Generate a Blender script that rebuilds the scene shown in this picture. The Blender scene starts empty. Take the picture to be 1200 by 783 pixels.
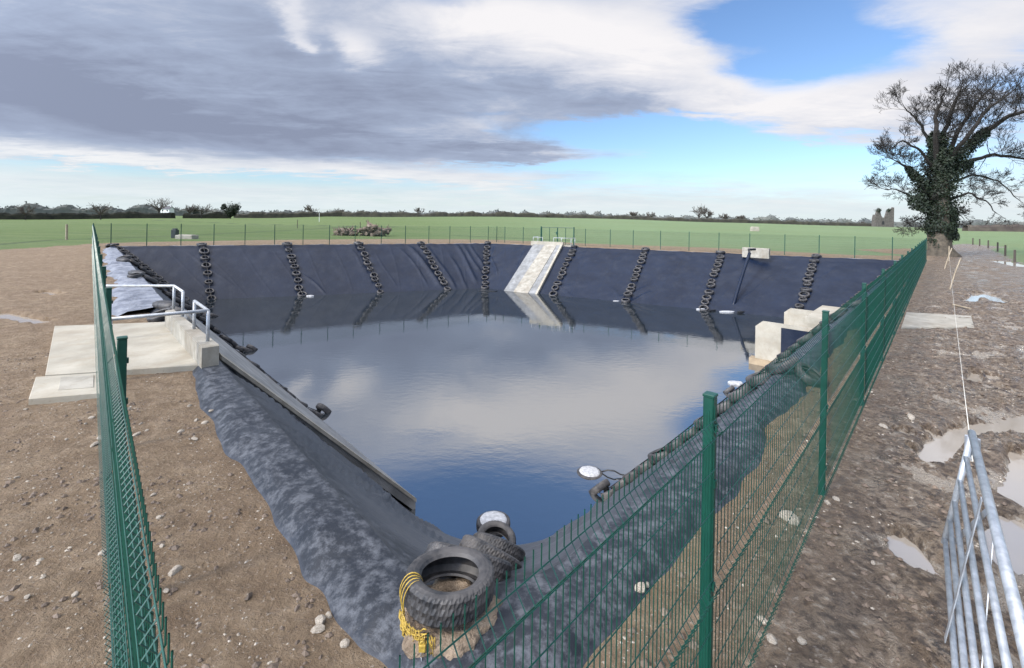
import bpy, bmesh, math, random
from mathutils import Vector, Matrix, noise
from mathutils.bvhtree import BVHTree
random.seed(7)
R = math.radians
scene = bpy.context.scene
COL = scene.collection
FPX = 560.0; CX = 600.0; HY = 257.0; ROLL = math.atan(0.0186); HC = 3.0
cR, sR = math.cos(ROLL), math.sin(ROLL)
CAM = Vector((0, 0, HC))

def ray(x, y):
    u = (x-CX)/FPX; v = (HY-y)/FPX
    return Vector((u*cR - v*sR, 1.0, v*cR + u*sR))
def P(x, y, z=0.0):
    r = ray(x, y); t = (z-HC)/r.z
    return CAM + r*t
def PD(x, y, D):
    return CAM + ray(x, y)*D
def lerp(a, b, t): return a + (b-a)*t
def clamp(x, a=0.0, b=1.0): return max(a, min(b, x))
def sstep(a, b, x):
    t = clamp((x-a)/(b-a)); return t*t*(3-2*t)
def fbm(x, y, z=0.0, o=4):
    return noise.fractal(Vector((x, y, z)), 0.9, 2.1, o)

# ------------------------------------------------------------------ materials
MATS = {}
def newmat(name):
    m = bpy.data.materials.new(name); m.use_nodes = True
    nt = m.node_tree; b = nt.nodes['Principled BSDF']
    MATS[name] = m
    return m, nt, b
def N(nt, typ, **kw):
    n = nt.nodes.new(typ)
    for k, v in kw.items():
        if k.startswith('i_'):
            n.inputs[k[2:].replace('_', ' ')].default_value = v
        else: setattr(n, k, v)
    return n
def noise_node(nt, scale, detail=5, rough=0.6, coord='Object', dist=0.0, stretch=None):
    tc = N(nt, 'ShaderNodeTexCoord')
    src = tc.outputs[coord]
    if stretch:
        mp = N(nt, 'ShaderNodeMapping'); mp.inputs['Scale'].default_value = stretch
        nt.links.new(src, mp.inputs['Vector']); src = mp.outputs[0]
    n = N(nt, 'ShaderNodeTexNoise'); n.inputs['Scale'].default_value = scale
    n.inputs['Detail'].default_value = detail; n.inputs['Roughness'].default_value = rough
    n.inputs['Distortion'].default_value = dist
    nt.links.new(src, n.inputs['Vector'])
    return n.outputs['Fac']
def ramp(nt, fac, stops):
    r = N(nt, 'ShaderNodeValToRGB')
    el = r.color_ramp.elements
    while len(el) < len(stops): el.new(0.5)
    for e, (p, c) in zip(el, stops):
        e.position = p
        e.color = (c, c, c, 1) if isinstance(c, (int, float)) else (*c, 1)
    nt.links.new(fac, r.inputs['Fac'])
    return r.outputs['Color']
def mixc(nt, fac, a, b, mode='MIX'):
    m = N(nt, 'ShaderNodeMix'); m.data_type = 'RGBA'; m.blend_type = mode
    for sock, v in ((m.inputs[0], fac), (m.inputs[6], a), (m.inputs[7], b)):
        if hasattr(v, 'is_linked') or hasattr(v, 'links'): nt.links.new(v, sock)
        elif isinstance(v, (int, float)): sock.default_value = v
        else: sock.default_value = (*v, 1)
    return m.outputs[2]
def bump(nt, b, h, strength=0.3, dist=0.02):
    n = N(nt, 'ShaderNodeBump'); n.inputs['Strength'].default_value = strength
    n.inputs['Distance'].default_value = dist
    nt.links.new(h, n.inputs['Height']); nt.links.new(n.outputs[0], b.inputs['Normal'])
def simple(name, c1, c2, scale, rough=(0.6, 0.85), bs=0.3, bd=0.01, metal=0.0, detail=6, coord='Object', lo=0.35, hi=0.65, stain=None):
    m, nt, b = newmat(name)
    f = noise_node(nt, scale, detail, coord=coord)
    col_ = ramp(nt, f, [(lo, c1), (hi, c2)])
    if stain:
        col_ = mixc(nt, ramp(nt, noise_node(nt, 0.9, 8, 0.7, dist=0.6), [(0.48, 0.0), (0.68, 0.65)]), col_, stain)
        col_ = mixc(nt, ramp(nt, noise_node(nt, 16, 5, 0.7), [(0.6, 0.0), (0.7, 0.45)]), col_, tuple(v*0.6 for v in stain))
    nt.links.new(col_, b.inputs['Base Color'])
    f2 = noise_node(nt, scale*2.3, detail, coord=coord)
    nt.links.new(ramp(nt, f2, [(0.3, rough[0]), (0.7, rough[1])]), b.inputs['Roughness'])
    b.inputs['Metallic'].default_value = metal
    if bs: bump(nt, b, f2, bs, bd)
    return m

simple('concrete', (0.25, 0.235, 0.195), (0.40, 0.375, 0.32), 2.5, (0.7, 0.95), 0.5, 0.01, stain=(0.2, 0.165, 0.12))
simple('concrete_wet', (0.16, 0.165, 0.165), (0.29, 0.295, 0.295), 1.6, (0.35, 0.7), 0.5, 0.01, stain=(0.13, 0.125, 0.115))
simple('concrete_pale', (0.30, 0.275, 0.22), (0.43, 0.40, 0.33), 1.2, (0.7, 0.9), 0.2, 0.006, stain=(0.3, 0.25, 0.18))
simple('concrete_stain', (0.26, 0.2, 0.13), (0.36, 0.28, 0.18), 3, (0.5, 0.8), 0.2, 0.006)
simple('galvanised', (0.36, 0.39, 0.42), (0.56, 0.59, 0.62), 14, (0.3, 0.5), 0.1, 0.002, metal=0.55)
simple('rail_steel', (0.36, 0.38, 0.4), (0.52, 0.54, 0.56), 9, (0.35, 0.5), 0.05, 0.002, metal=0.3)
simple('green_paint', (0.0015, 0.045, 0.031), (0.003, 0.065, 0.043), 6, (0.3, 0.48), 0.05, 0.002)
simple('stone', (0.22, 0.185, 0.145), (0.46, 0.41, 0.34), 7, (0.7, 0.95), 0.6, 0.01)
simple('ruin_stone', (0.07, 0.062, 0.056), (0.14, 0.125, 0.11), 1.1, (0.9, 1), 0.8, 0.1)
simple('bark', (0.011, 0.009, 0.008), (0.032, 0.027, 0.023), 2.5, (0.85, 1), 0.8, 0.05)
simple('trunk_bark', (0.06, 0.05, 0.037), (0.14, 0.115, 0.085), 2.5, (0.85, 1), 0.9, 0.08)
simple('ivy', (0.005, 0.011, 0.005), (0.015, 0.028, 0.010), 1.6, (0.5, 0.8), 0)
simple('hedge_dark', (0.022, 0.022, 0.018), (0.055, 0.052, 0.035), 0.35, (0.9, 1), 0)
simple('hedge_brown', (0.05, 0.038, 0.034), (0.095, 0.08, 0.062), 0.35, (0.9, 1), 0)
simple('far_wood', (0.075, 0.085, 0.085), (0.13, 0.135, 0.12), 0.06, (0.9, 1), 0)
simple('wood_stake', (0.25, 0.2, 0.14), (0.38, 0.32, 0.23), 5, (0.8, 0.95), 0.4, 0.01)
simple('log_wood', (0.07, 0.052, 0.04), (0.22, 0.17, 0.13), 1.8, (0.8, 1), 0.7, 0.05)
simple('white_foam', (0.3, 0.31, 0.32), (0.52, 0.53, 0.55), 18, (0.6, 0.9), 0.3, 0.004)
simple('geotextile', (0.12, 0.135, 0.17), (0.28, 0.3, 0.345), 2.6, (0.6, 0.85), 0.9, 0.08)
simple('yellow_rope', (0.26, 0.17, 0.035), (0.55, 0.38, 0.06), 30, (0.5, 0.7), 0.4, 0.003)
simple('white_string', (0.6, 0.58, 0.5), (0.75, 0.72, 0.66), 12, (0.6, 0.8), 0)
simple('black_pipe', (0.008, 0.009, 0.011), (0.02, 0.021, 0.024), 5, (0.3, 0.5), 0)
simple('white_render', (0.7, 0.7, 0.68), (0.8, 0.8, 0.78), 1, (0.8, 0.9), 0)
simple('slate', (0.06, 0.06, 0.065), (0.09, 0.09, 0.1), 2, (0.6, 0.8), 0)
simple('mud_cake', (0.14, 0.10, 0.065), (0.34, 0.26, 0.185), 9, (0.6, 0.9), 1.0, 0.05)
simple('opening_dark', (0.02, 0.02, 0.022), (0.03, 0.03, 0.03), 1, (0.8, 0.9), 0)

# tyre rubber, dusty where dirt has dried
m, nt, b = newmat('tyre_rubber')
f = noise_node(nt, 5, 6, 0.65); d = ramp(nt, f, [(0.38, 0.0), (0.6, 1.0)])
nt.links.new(mixc(nt, d, (0.018, 0.019, 0.022), (0.08, 0.075, 0.073)), b.inputs['Base Color'])
b.inputs['Roughness'].default_value = 0.55
bump(nt, b, noise_node(nt, 40, 4), 0.35, 0.004)

# pond liner
m, nt, b = newmat('pond_liner')
base = ramp(nt, noise_node(nt, 0.5, 4), [(0.35, (0.005, 0.010, 0.024)), (0.65, (0.008, 0.015, 0.034))])
att = N(nt, 'ShaderNodeAttribute', attribute_name='wear')          # where the flat shoulder holds dried silt
blot = ramp(nt, noise_node(nt, 6.5, 13, 0.8, dist=0.05), [(0.47, 0.0), (0.60, 0.62)])
base = mixc(nt, att.outputs['Fac'], base, (0.012, 0.015, 0.021))
mm = N(nt, 'ShaderNodeMath', operation='MULTIPLY'); nt.links.new(att.outputs['Fac'], mm.inputs[0]); nt.links.new(blot, mm.inputs[1])
scr = ramp(nt, noise_node(nt, 1.1, 9, 0.75, stretch=(1, 1, 0.25)), [(0.5, 0.0), (0.74, 0.3)])
c = mixc(nt, mm.outputs[0], base, (0.15, 0.16, 0.18))
c = mixc(nt, scr, c, (0.05, 0.058, 0.075))
b.inputs['Specular IOR Level'].default_value = 0.27
glare_att = N(nt, 'ShaderNodeAttribute', attribute_name='near')
c = mixc(nt, glare_att.outputs['Fac'], c, mixc(nt, mixc(nt, att.outputs['Fac'], (0.62, 0.62, 0.62), (0.12, 0.12, 0.12)), c, (0.10, 0.108, 0.122)))  # near slopes paled: sky glare painted into the base colour
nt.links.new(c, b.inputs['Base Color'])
rr = mixc(nt, mm.outputs[0], ramp(nt, noise_node(nt, 0.9, 5), [(0.3, 0.34), (0.7, 0.5)]), (0.75, 0.75, 0.75))
nt.links.new(rr, b.inputs['Roughness'])
bump(nt, b, noise_node(nt, 2.2, 5, 0.6, dist=1.2), 0.35, 0.06)

# standing water, murky
m, nt, b = newmat('pond_water')
b.inputs['Base Color'].default_value = (0.016, 0.022, 0.027, 1)
b.inputs['Roughness'].default_value = 0.02
b.inputs['IOR'].default_value = 5.5
b.inputs['Specular IOR Level'].default_value = 0.5
n1 = noise_node(nt, 2.2, 4, 0.55, stretch=(1, 1.7, 1)); n2 = noise_node(nt, 0.35, 3, 0.5)
pw = ramp(nt, n2, [(0.35, 0.25), (0.65, 1.0)])
mu = N(nt, 'ShaderNodeMath', operation='MULTIPLY'); nt.links.new(n1, mu.inputs[0]); nt.links.new(pw, mu.inputs[1])
bump(nt, b, mu.outputs[0], 0.11, 0.035)
m, nt, b = newmat('puddle_water')
b.inputs['Base Color'].default_value = (0.32, 0.285, 0.24, 1)
b.inputs['Roughness'].default_value = 0.04; b.inputs['IOR'].default_value = 2.2
b.inputs['Specular IOR Level'].default_value = 0.8
bump(nt, b, noise_node(nt, 5, 3), 0.05, 0.02)

# ground: soil, wet mud and field by surveyed zones stored on the mesh
m, nt, b = newmat('ground')
za = N(nt, 'ShaderNodeVertexColor', layer_name='zone')
sp = N(nt, 'ShaderNodeSeparateColor'); nt.links.new(za.outputs['Color'], sp.inputs[0])
big = noise_node(nt, 0.55, 6, 0.6); mid = noise_node(nt, 3.5, 8, 0.65); fine = noise_node(nt, 28, 6, 0.7)
clod = noise_node(nt, 11, 8, 0.7, dist=0.3)
soil = ramp(nt, mid, [(0.3, (0.15, 0.098, 0.055)), (0.5, (0.25, 0.178, 0.108)), (0.7, (0.36, 0.272, 0.18))])
soil = mixc(nt, ramp(nt, big, [(0.42, 0.0), (0.62, 0.6)]), soil, (0.2, 0.135, 0.08))
soil = mixc(nt, ramp(nt, clod, [(0.3, 0.55), (0.46, 0.0)]), soil, (0.17, 0.12, 0.085))
speck = ramp(nt, fine, [(0.60, 0.0), (0.68, 0.8)])
soil = mixc(nt, speck, soil, (0.56, 0.5, 0.43))
mud = ramp(nt, mid, [(0.32, (0.11, 0.077, 0.05)), (0.5, (0.22, 0.165, 0.112)), (0.68, (0.36, 0.295, 0.225))])
mud = mixc(nt, ramp(nt, big, [(0.4, 0.0), (0.6, 0.45)]), mud, (0.2, 0.145, 0.105))
mud = mixc(nt, ramp(nt, clod, [(0.4, 0.9), (0.52, 0.0)]), mud, (0.06, 0.043, 0.032))
mud = mixc(nt, ramp(nt, clod, [(0.56, 0.0), (0.66, 0.75)]), mud, (0.5, 0.45, 0.38))
c = mixc(nt, sp.outputs['Green'], soil, mud)
wa0 = N(nt, 'ShaderNodeAttribute', attribute_name='wet')
wbr = N(nt, 'ShaderNodeMath', operation='MULTIPLY_ADD'); nt.links.new(noise_node(nt, 5, 7, 0.7, dist=0.8), wbr.inputs[0]); wbr.inputs[1].default_value = 0.9
ws_ = N(nt, 'ShaderNodeMath', operation='SUBTRACT'); nt.links.new(wa0.outputs['Fac'], ws_.inputs[0]); ws_.inputs[1].default_value = 0.45; nt.links.new(ws_.outputs[0], wbr.inputs[2])
wetm = ramp(nt, wbr.outputs[0], [(0.45, 0.0), (0.6, 1.0)])
c = mixc(nt, wetm, c, (0.36, 0.31, 0.25))
fb = noise_node(nt, 0.02, 4, 0.5); ff = noise_node(nt, 0.6, 8, 0.7)
g1 = ramp(nt, ff, [(0.3, (0.06, 0.105, 0.02)), (0.7, (0.105, 0.16, 0.036))])
g2 = ramp(nt, ff, [(0.3, (0.12, 0.185, 0.075)), (0.7, (0.17, 0.24, 0.115))])
grass = mixc(nt, sp.outputs['Blue'], g1, g2)
grass = mixc(nt, ramp(nt, fb, [(0.4, 0.0), (0.62, 0.35)]), grass, (0.12, 0.17, 0.06))
grass = mixc(nt, ramp(nt, noise_node(nt, 1.0, 6, 0.65, stretch=(0.02, 0.22, 1)), [(0.42, 0.0), (0.6, 0.5)]), grass, mixc(nt, 0.45, grass, (0.2, 0.2, 0.1)))
grass = mixc(nt, ramp(nt, noise_node(nt, 1.0, 4, 0.6, stretch=(0.03, 0.45, 1)), [(0.3, 0.45), (0.42, 0.0)]), grass, (0.05, 0.085, 0.025))
# ragged edge between the bare strip and the field
ad = N(nt, 'ShaderNodeMath', operation='MULTIPLY_ADD'); nt.links.new(noise_node(nt, 0.7, 6, 0.7), ad.inputs[0]); ad.inputs[1].default_value = 1.2
sb = N(nt, 'ShaderNodeMath', operation='SUBTRACT'); nt.links.new(sp.outputs['Red'], sb.inputs[0]); sb.inputs[1].default_value = 0.6
nt.links.new(sb.outputs[0], ad.inputs[2])
gm = ramp(nt, ad.outputs[0], [(0.44, 0.0), (0.58, 1.0)])
c = mixc(nt, gm, c, grass)
dk = N(nt, 'ShaderNodeAttribute', attribute_name='furrow')
c = mixc(nt, dk.outputs['Fac'], c, (0.035, 0.05, 0.02))
nt.links.new(c, b.inputs['Base Color'])
wet = ramp(nt, noise_node(nt, 1.4, 7, 0.65), [(0.42, 0.16), (0.6, 0.8)])
rg = mixc(nt, sp.outputs['Green'], (0.9, 0.9, 0.9), wet)
rg = mixc(nt, wetm, rg, (0.09, 0.09, 0.09))
nt.links.new(mixc(nt, gm, rg, (0.95, 0.95, 0.95)), b.inputs['Roughness'])
hsum = N(nt, 'ShaderNodeMath', operation='MULTIPLY_ADD'); nt.links.new(fine, hsum.inputs[0]); hsum.inputs[1].default_value = 0.22; hs2 = N(nt, 'ShaderNodeMath', operation='MULTIPLY_ADD'); nt.links.new(clod, hs2.inputs[0]); hs2.inputs[1].default_value = 0.8; nt.links.new(mid, hs2.inputs[2]); nt.links.new(hs2.outputs[0], hsum.inputs[2])
bump(nt, b, hsum.outputs[0], 1.0, 0.13)

# ------------------------------------------------------------------ mesh helpers
class MB:
    def __init__(s): s.v = []; s.f = []; s.mi = []; s.cur = 0
    def face(s, *ix): s.f.append(ix); s.mi.append(s.cur)
    def tube(s, pts, rad, n=8, cap=True):
        pts = [Vector(p) for p in pts]
        if not isinstance(rad, (list, tuple)): rad = [rad]*len(pts)
        b0 = len(s.v); up = None
        for i, p in enumerate(pts):
            if i == 0: t = pts[1]-p
            elif i == len(pts)-1: t = p-pts[i-1]
            else: t = (pts[i+1]-pts[i-1])
            t = t.normalized() if t.length > 1e-9 else Vector((0, 0, 1))
            if up is None: up = Vector((0, 0, 1)) if abs(t.z) < 0.9 else Vector((1, 0, 0))
            a = t.cross(up)
            if a.length < 1e-6: a = t.cross(Vector((0, 1, 0)))
            a.normalize(); up = a.cross(t).normalized(); 
            for k in range(n):
                an = 2*math.pi*k/n
                s.v.append(p + (a*math.cos(an) + up*math.sin(an))*rad[i])
        for i in range(len(pts)-1):
            for k in range(n):
                k2 = (k+1) % n
                s.face(b0+i*n+k, b0+i*n+k2, b0+(i+1)*n+k2, b0+(i+1)*n+k)
        if cap:
            s.face(*[b0+k for k in range(n)][::-1]); s.face(*[b0+(len(pts)-1)*n+k for k in range(n)])
    def box(s, lo, hi, mat=None, bev=0.0):
        b0 = len(s.v)
        x0, y0, z0 = lo; x1, y1, z1 = hi
        if bev > 0:
            q = bev
            ring = lambda z, o: [(x0+o, y0, z), (x1-o, y0, z)]
            pts = []
            for z, i in ((z0, 0), (z1-q, 0), (z1, q)):
                for (x, y) in ((x0+i+q*(i == 0), y0+i), (x1-i-q*(i == 0), y0+i), (x1-i, y0+i+q*(i == 0)), (x1-i, y1-i-q*(i == 0)),
                               (x1-i-q*(i == 0), y1-i), (x0+i+q*(i == 0), y1-i), (x0+i, y1-i-q*(i == 0)), (x0+i, y0+i+q*(i == 0))):
                    pts.append(Vector((x, y, z)))
            s.v += [mat @ p if mat else p for p in pts]
            for r_ in range(2):
                for k in range(8):
                    k2 = (k+1) % 8
                    s.face(b0+r_*8+k, b0+r_*8+k2, b0+r_*8+8+k2, b0+r_*8+8+k)
            s.face(*[b0+16+k for k in range(8)]); s.face(*[b0+k for k in range(8)][::-1])
            return
        for z in (z0, z1):
            for x, y in ((x0, y0), (x1, y0), (x1, y1), (x0, y1)):
                p = Vector((x, y, z)); s.v.append(mat @ p if mat else p)
        for q in ((0, 3, 2, 1), (4, 5, 6, 7), (0, 1, 5, 4), (1, 2, 6, 5), (2, 3, 7, 6), (3, 0, 4, 7)):
            s.face(*[b0+i for i in q])
    def prism(s, bottom, top):
        """closed solid between two rings of equal count (counter-clockwise seen from above)"""
        n = len(bottom); b0 = len(s.v)
        s.v += [Vector(p) for p in bottom] + [Vector(p) for p in top]
        s.face(*[b0+i for i in range(n)][::-1]); s.face(*[b0+n+i for i in range(n)])
        for k in range(n):
            k2 = (k+1) % n; s.face(b0+k, b0+k2, b0+n+k2, b0+n+k)
    def torus(s, M, R0, r0, nr=28, ns=10, squash=1.0):
        b0 = len(s.v)
        for i in range(nr):
            a = 2*math.pi*i/nr
            for j in range(ns):
                c_ = 2*math.pi*j/ns
                s.v.append(M @ Vector(((R0+r0*math.cos(c_))*math.cos(a), (R0+r0*math.cos(c_))*math.sin(a), r0*squash*math.sin(c_))))
        for i in range(nr):
            for j in range(ns):
                i2 = (i+1) % nr; j2 = (j+1) % ns
                s.face(b0+i*ns+j, b0+i2*ns+j, b0+i2*ns+j2, b0+i*ns+j2)
    def build(s, name, mats, parent=None, smooth=False):
        me = bpy.data.meshes.new(name)
        me.from_pydata([tuple(v) for v in s.v], [], s.f)
        if isinstance(mats, str): mats = [mats]
        for m_ in mats: me.materials.append(MATS[m_])
        if len(mats) > 1: me.polygons.foreach_set('material_index', s.mi)
        if smooth: me.polygons.foreach_set('use_smooth', [True]*len(me.polygons))
        me.update()
        o = bpy.data.objects.new(name, me); COL.objects.link(o)
        if parent: o.parent = parent
        return o
def tag(o, label=None, cat=None, group=None, kind=None):
    if label: o['label'] = label
    if cat: o['category'] = cat
    if group: o['group'] = group
    if kind: o['kind'] = kind
    return o
def empty(name, loc, label, cat, group=None, rz=0.0):
    o = bpy.data.objects.new(name, None); COL.objects.link(o)
    o.location = loc; o.rotation_euler = (0, 0, rz); o.empty_display_size = 0.2
    return tag(o, label, cat, group)
def shared(name, me, parent, M=None):
    o = bpy.data.objects.new(name, me); COL.objects.link(o)
    if parent: o.parent = parent
    if M is not None: o.matrix_local = M
    return o
def local(parent_M, pts):
    inv = parent_M.inverted(); return [inv @ Vector(p) for p in pts]

# ------------------------------------------------------------------ plan of the lagoon
def isect(n1, d1, n2, d2):
    det = n1[0]*n2[1]-n1[1]*n2[0]
    return Vector(((d1*n2[1]-d2*n1[1])/det, (n1[0]*d2-n2[0]*d1)/det))
nL = (0.7507, 0.6606); nR = (-0.741, 0.6715)
WZ = -4.0
fN = isect(nL, 0.19, nR, 0.95); fL = Vector((-34.6, 39.5)); fF = P(582, 284).xy; fR = P(1085, 306.5).xy
def line_isect(p, q, r, s_):
    d1 = q-p; d2 = s_-r; det = d1.x*d2.y-d1.y*d2.x
    t = ((r.x-p.x)*d2.y-(r.y-p.y)*d2.x)/det
    return p+d1*t
cL = P(135, 290.6).xy; cF = P(569, 286.6).xy; cR_ = P(1060, 307.6).xy
cN = isect(nL, 2.0, nR, 2.35)
wN = isect(nL, 5.8, nR, 6.1); wL = Vector((-26.2, 38.3)); wF = P(568, 338, WZ).xy
wa, wb = P(735, 355, WZ).xy, P(825, 363.5, WZ).xy
rdir = Vector((0.6715, 0.741))
wR = line_isect(wa, wb, wN, wN+rdir)
oN = isect(nL, 1.38, nR, 1.75)
CEN = Vector((0.5, 28))
def outw(p, d):
    v = (p-CEN).normalized(); return p+v*d
oL = outw(cL, 0.9); oF = outw(cF, 0.55); oR = outw(cR_, 0.8)
def ext(c, w, k): return w + (w-c)*k
bN = wN+Vector((0, 2.2)); bL = ext(cL, wL, 0.35); bF = ext(cF, wF, 0.35); bR = ext(cR_, wR, 0.35)
NLS, NFS = 400, 330
TS = [('l', (k/NLS)**1.9) for k in range(NLS)] + [('f', k/NFS) for k in range(NFS)] + [('g', k/NFS) for k in range(NFS)] + [('r', 1-(1-k/NLS)**1.9) for k in range(NLS)]
TS = TS  # order: N->L, L->F, F->R, R->N
def loop_point(Nn, L, F_, Rr, side, t, rnd):
    if side == 'l': p = lerp(Nn, L, t); dist = (p-Nn).length; sgn = -1
    elif side == 'r': p = lerp(Rr, Nn, t); dist = (p-Nn).length; sgn = 1
    elif side == 'f': return lerp(L, F_, t)
    else: return lerp(F_, Rr, t)
    if dist < rnd:
        A = Nn+(L-Nn).normalized()*rnd; B = Nn+(Rr-Nn).normalized()*rnd
        s_ = (sgn*dist+rnd)/(2*rnd)
        p = A*(1-s_)**2 + Nn*2*s_*(1-s_) + B*s_*s_
    return p
LO, LC, LW, LB = [], [], [], []
for side, t in TS:
    o = loop_point(oN, oL, oF, oR, side, t, 0.9)
    w1 = noise.noise(Vector((o.x*0.5, o.y*0.5, 3.1)))*0.30 + noise.noise(Vector((o.x*2.2, o.y*2.2, 1.1)))*0.10
    far_ = sstep(8, 40, o.length)
    o = outw(o, w1*(1-0.6*far_))
    LO.append(o)
    LC.append(loop_point(cN, cL, cF, cR_, side, t, 1.3))
    LW.append(loop_point(wN, wL, wF, wR, side, t, 3.5))
    LB.append(loop_point(bN, bL, bF, bR, side, t, 3.5))
NP = len(TS)

# ------------------------------------------------------------------ terrain
XS = [-300, 0, 200, 300, 400, 600, 700, 850, 1000, 1080, 1200, 1500]
DF = [13, 12, 6.4, 3.8, 0.7, -2.6, -2.6, -0.7, 0.6, 1.0, 2, 3]
DB = [150, 155, 210, 300, 300, 300, 320, 330, 330, 330, 260, 200]
def far_profile(x, y):
    if y < 1: return 0.0, 300.0
    px = CX + FPX*x/y
    px = clamp(px, -299, 1499)
    for i in range(len(XS)-1):
        if XS[i] <= px <= XS[i+1]:
            t = (px-XS[i])/(XS[i+1]-XS[i]); t = t*t*(3-2*t)
            df = lerp(DF[i], DF[i+1], t); db = lerp(DB[i], DB[i+1], t)
            return HC - df/FPX*db, db
    return 0.0, 300.0
def base_z(x, y):
    if y < 30: 
        zf = 0; 
        return 0.0
    zf, db = far_profile(x, y)
    k = sstep(75, db, y)
    return zf*k
GB = [Vector(p) for p in ((-220, 30), (-60, 33))] + [P(*q).xy for q in ((0, 293), (130, 284.5), (300, 281.5), (450, 280), (580, 281), (700, 286), (840, 290.5), (1000, 299), (1070, 300))]
GB2 = [Vector((43, 60)), Vector((60, 68)), Vector((85, 90)), Vector((79, 76))] + [P(1160, 291).xy, P(1200, 311).xy] + [Vector((39, 24)), Vector((36, 0)), Vector((36, -60))]
def seg_dist(p, a, b):
    d = b-a; t = clamp((p-a).dot(d)/d.length_squared); return (p-(a+d*t)).length
POLY = GB+GB2+[Vector((-220, -60))]
def in_poly(p, poly):
    c_ = False; j = len(poly)-1
    for i in range(len(poly)):
        a, b_ = poly[i], poly[j]
        if (a.y > p.y) != (b_.y > p.y) and p.x < (b_.x-a.x)*(p.y-a.y)/(b_.y-a.y)+a.x: c_ = not c_
        j = i
    return c_
def zone_grass(p):
    d = min(seg_dist(p, POLY[i], POLY[i+1]) for i in range(len(POLY)-1))
    d = -d if in_poly(p, POLY) else d
    return clamp(0.5+d/3.0)
PUDDLES = [  # centre line, half width
    ([(1092, 535), (1103, 520), (1120, 507), (1150, 500), (1185, 498), (1215, 488)], 0.125),
    ([(1193, 530), (1198, 550), (1200, 585)], 0.10),
    ([(1185, 610), (1178, 650)], 0.13),
    ([(1168, 620), (1162, 645)], 0.06),
    ([(1058, 632), (1064, 648)], 0.11),
    ([(1052, 503), (1064, 507)], 0.07),
    ([(1066, 522), (1068, 528)], 0.04),
    ([(1085, 500), (1090, 506)], 0.05),
    ([(1158, 345), (1170, 352), (1185, 355)], 0.25),
    ([(1135, 352), (1150, 343)], 0.2),
    ([(1160, 438), (1170, 446)], 0.1),
    ([(1143, 436), (1141, 446)], 0.08),
    ([(1140, 312), (1160, 313)], 0.4),
    ([(1170, 305), (1200, 312)], 0.6),
    ([(1130, 398), (1150, 402)], 0.1),
    ([(0, 366), (25, 372), (48, 376)], 0.2),
    ([(50, 341), (68, 344)], 0.16),
    ([(1135, 318), (1150, 317)], 0.3)]
PUD = [([P(*q).xy for q in pts], w) for pts, w in PUDDLES]
def ground_z(x, y, dedge):
    z = base_z(x, y)
    r = math.hypot(x, y)
    nr = nR[0]*x+nR[1]*y
    right = sstep(0.9, -0.3, nr)*(1 if x > -2 else 0)
    dem = 1-sstep(25, 45, r)
    amp = (0.022+0.045*right)*dem
    h = fbm(x*1.3, y*1.3, 0.3, 5)*amp
    if dem > 0:
        if right > 0:
            s_ = rdir.x*x+rdir.y*y
            w_ = nr+0.25*noise.noise(Vector((s_*0.2, 0, 0)))
            for c_, wd, dp in ((-1.55, 0.22, 0.05), (-3.3, 0.25, 0.06), (-4.6, 0.2, 0.04)):
                h -= right*dem*dp*math.exp(-((w_-c_)/wd)**2)
                h += right*dem*dp*0.6*math.exp(-((w_-c_-0.38)/0.13)**2)
            h += right*dem*0.036*abs(noise.noise(Vector((x*4.5, y*4.5, 5))))*2
            h += right*dem*0.05*noise.noise(Vector((x*1.9, y*1.9, 15)))
            h += right*dem*0.02*noise.noise(Vector((x*12, y*12, 9)))
        else:
            h += 0.014*dem*noise.noise(Vector((x*8, y*8, 9)))+0.035*dem*max(0, noise.noise(Vector((x*2.6, y*2.6, 19))))
    h *= sstep(0.0, 0.35, dedge)*0.85+0.15
    best = 0
    if r < 70:
        q = Vector((x, y))
        for pts, w in PUD:
            if (q-pts[0]).length > 12: continue
            dd = min(seg_dist(q, pts[i], pts[i+1]) for i in range(len(pts)-1))
            dd += 0.55*w*noise.noise(Vector((x*4, y*4, 2)))
            best = max(best, 1-sstep(w*0.7, w*1.5, dd))
    h = h*(1-best)-0.16*best
    return z+h
steps = [0.0]
st = 0.06
while steps[-1] < 2500:
    steps.append(steps[-1]+st)
    if steps[-1] > 6: st *= 1.075
gv, gf, zc, fu, we = [], [], [], [], []
rings = [-1]+steps
FUR = [[P(*q).xy for q in ((-60, 291), (0, 286.5), (60, 281.5), (120, 279.5), (200, 277), (260, 274), (330, 270.5), (420, 267))],
       [P(*q).xy for q in ((180, 259.5), (280, 263), (400, 266.5), (470, 268))], [P(*q).xy for q in ((530, 276), (600, 279), (680, 283))]]
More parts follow.
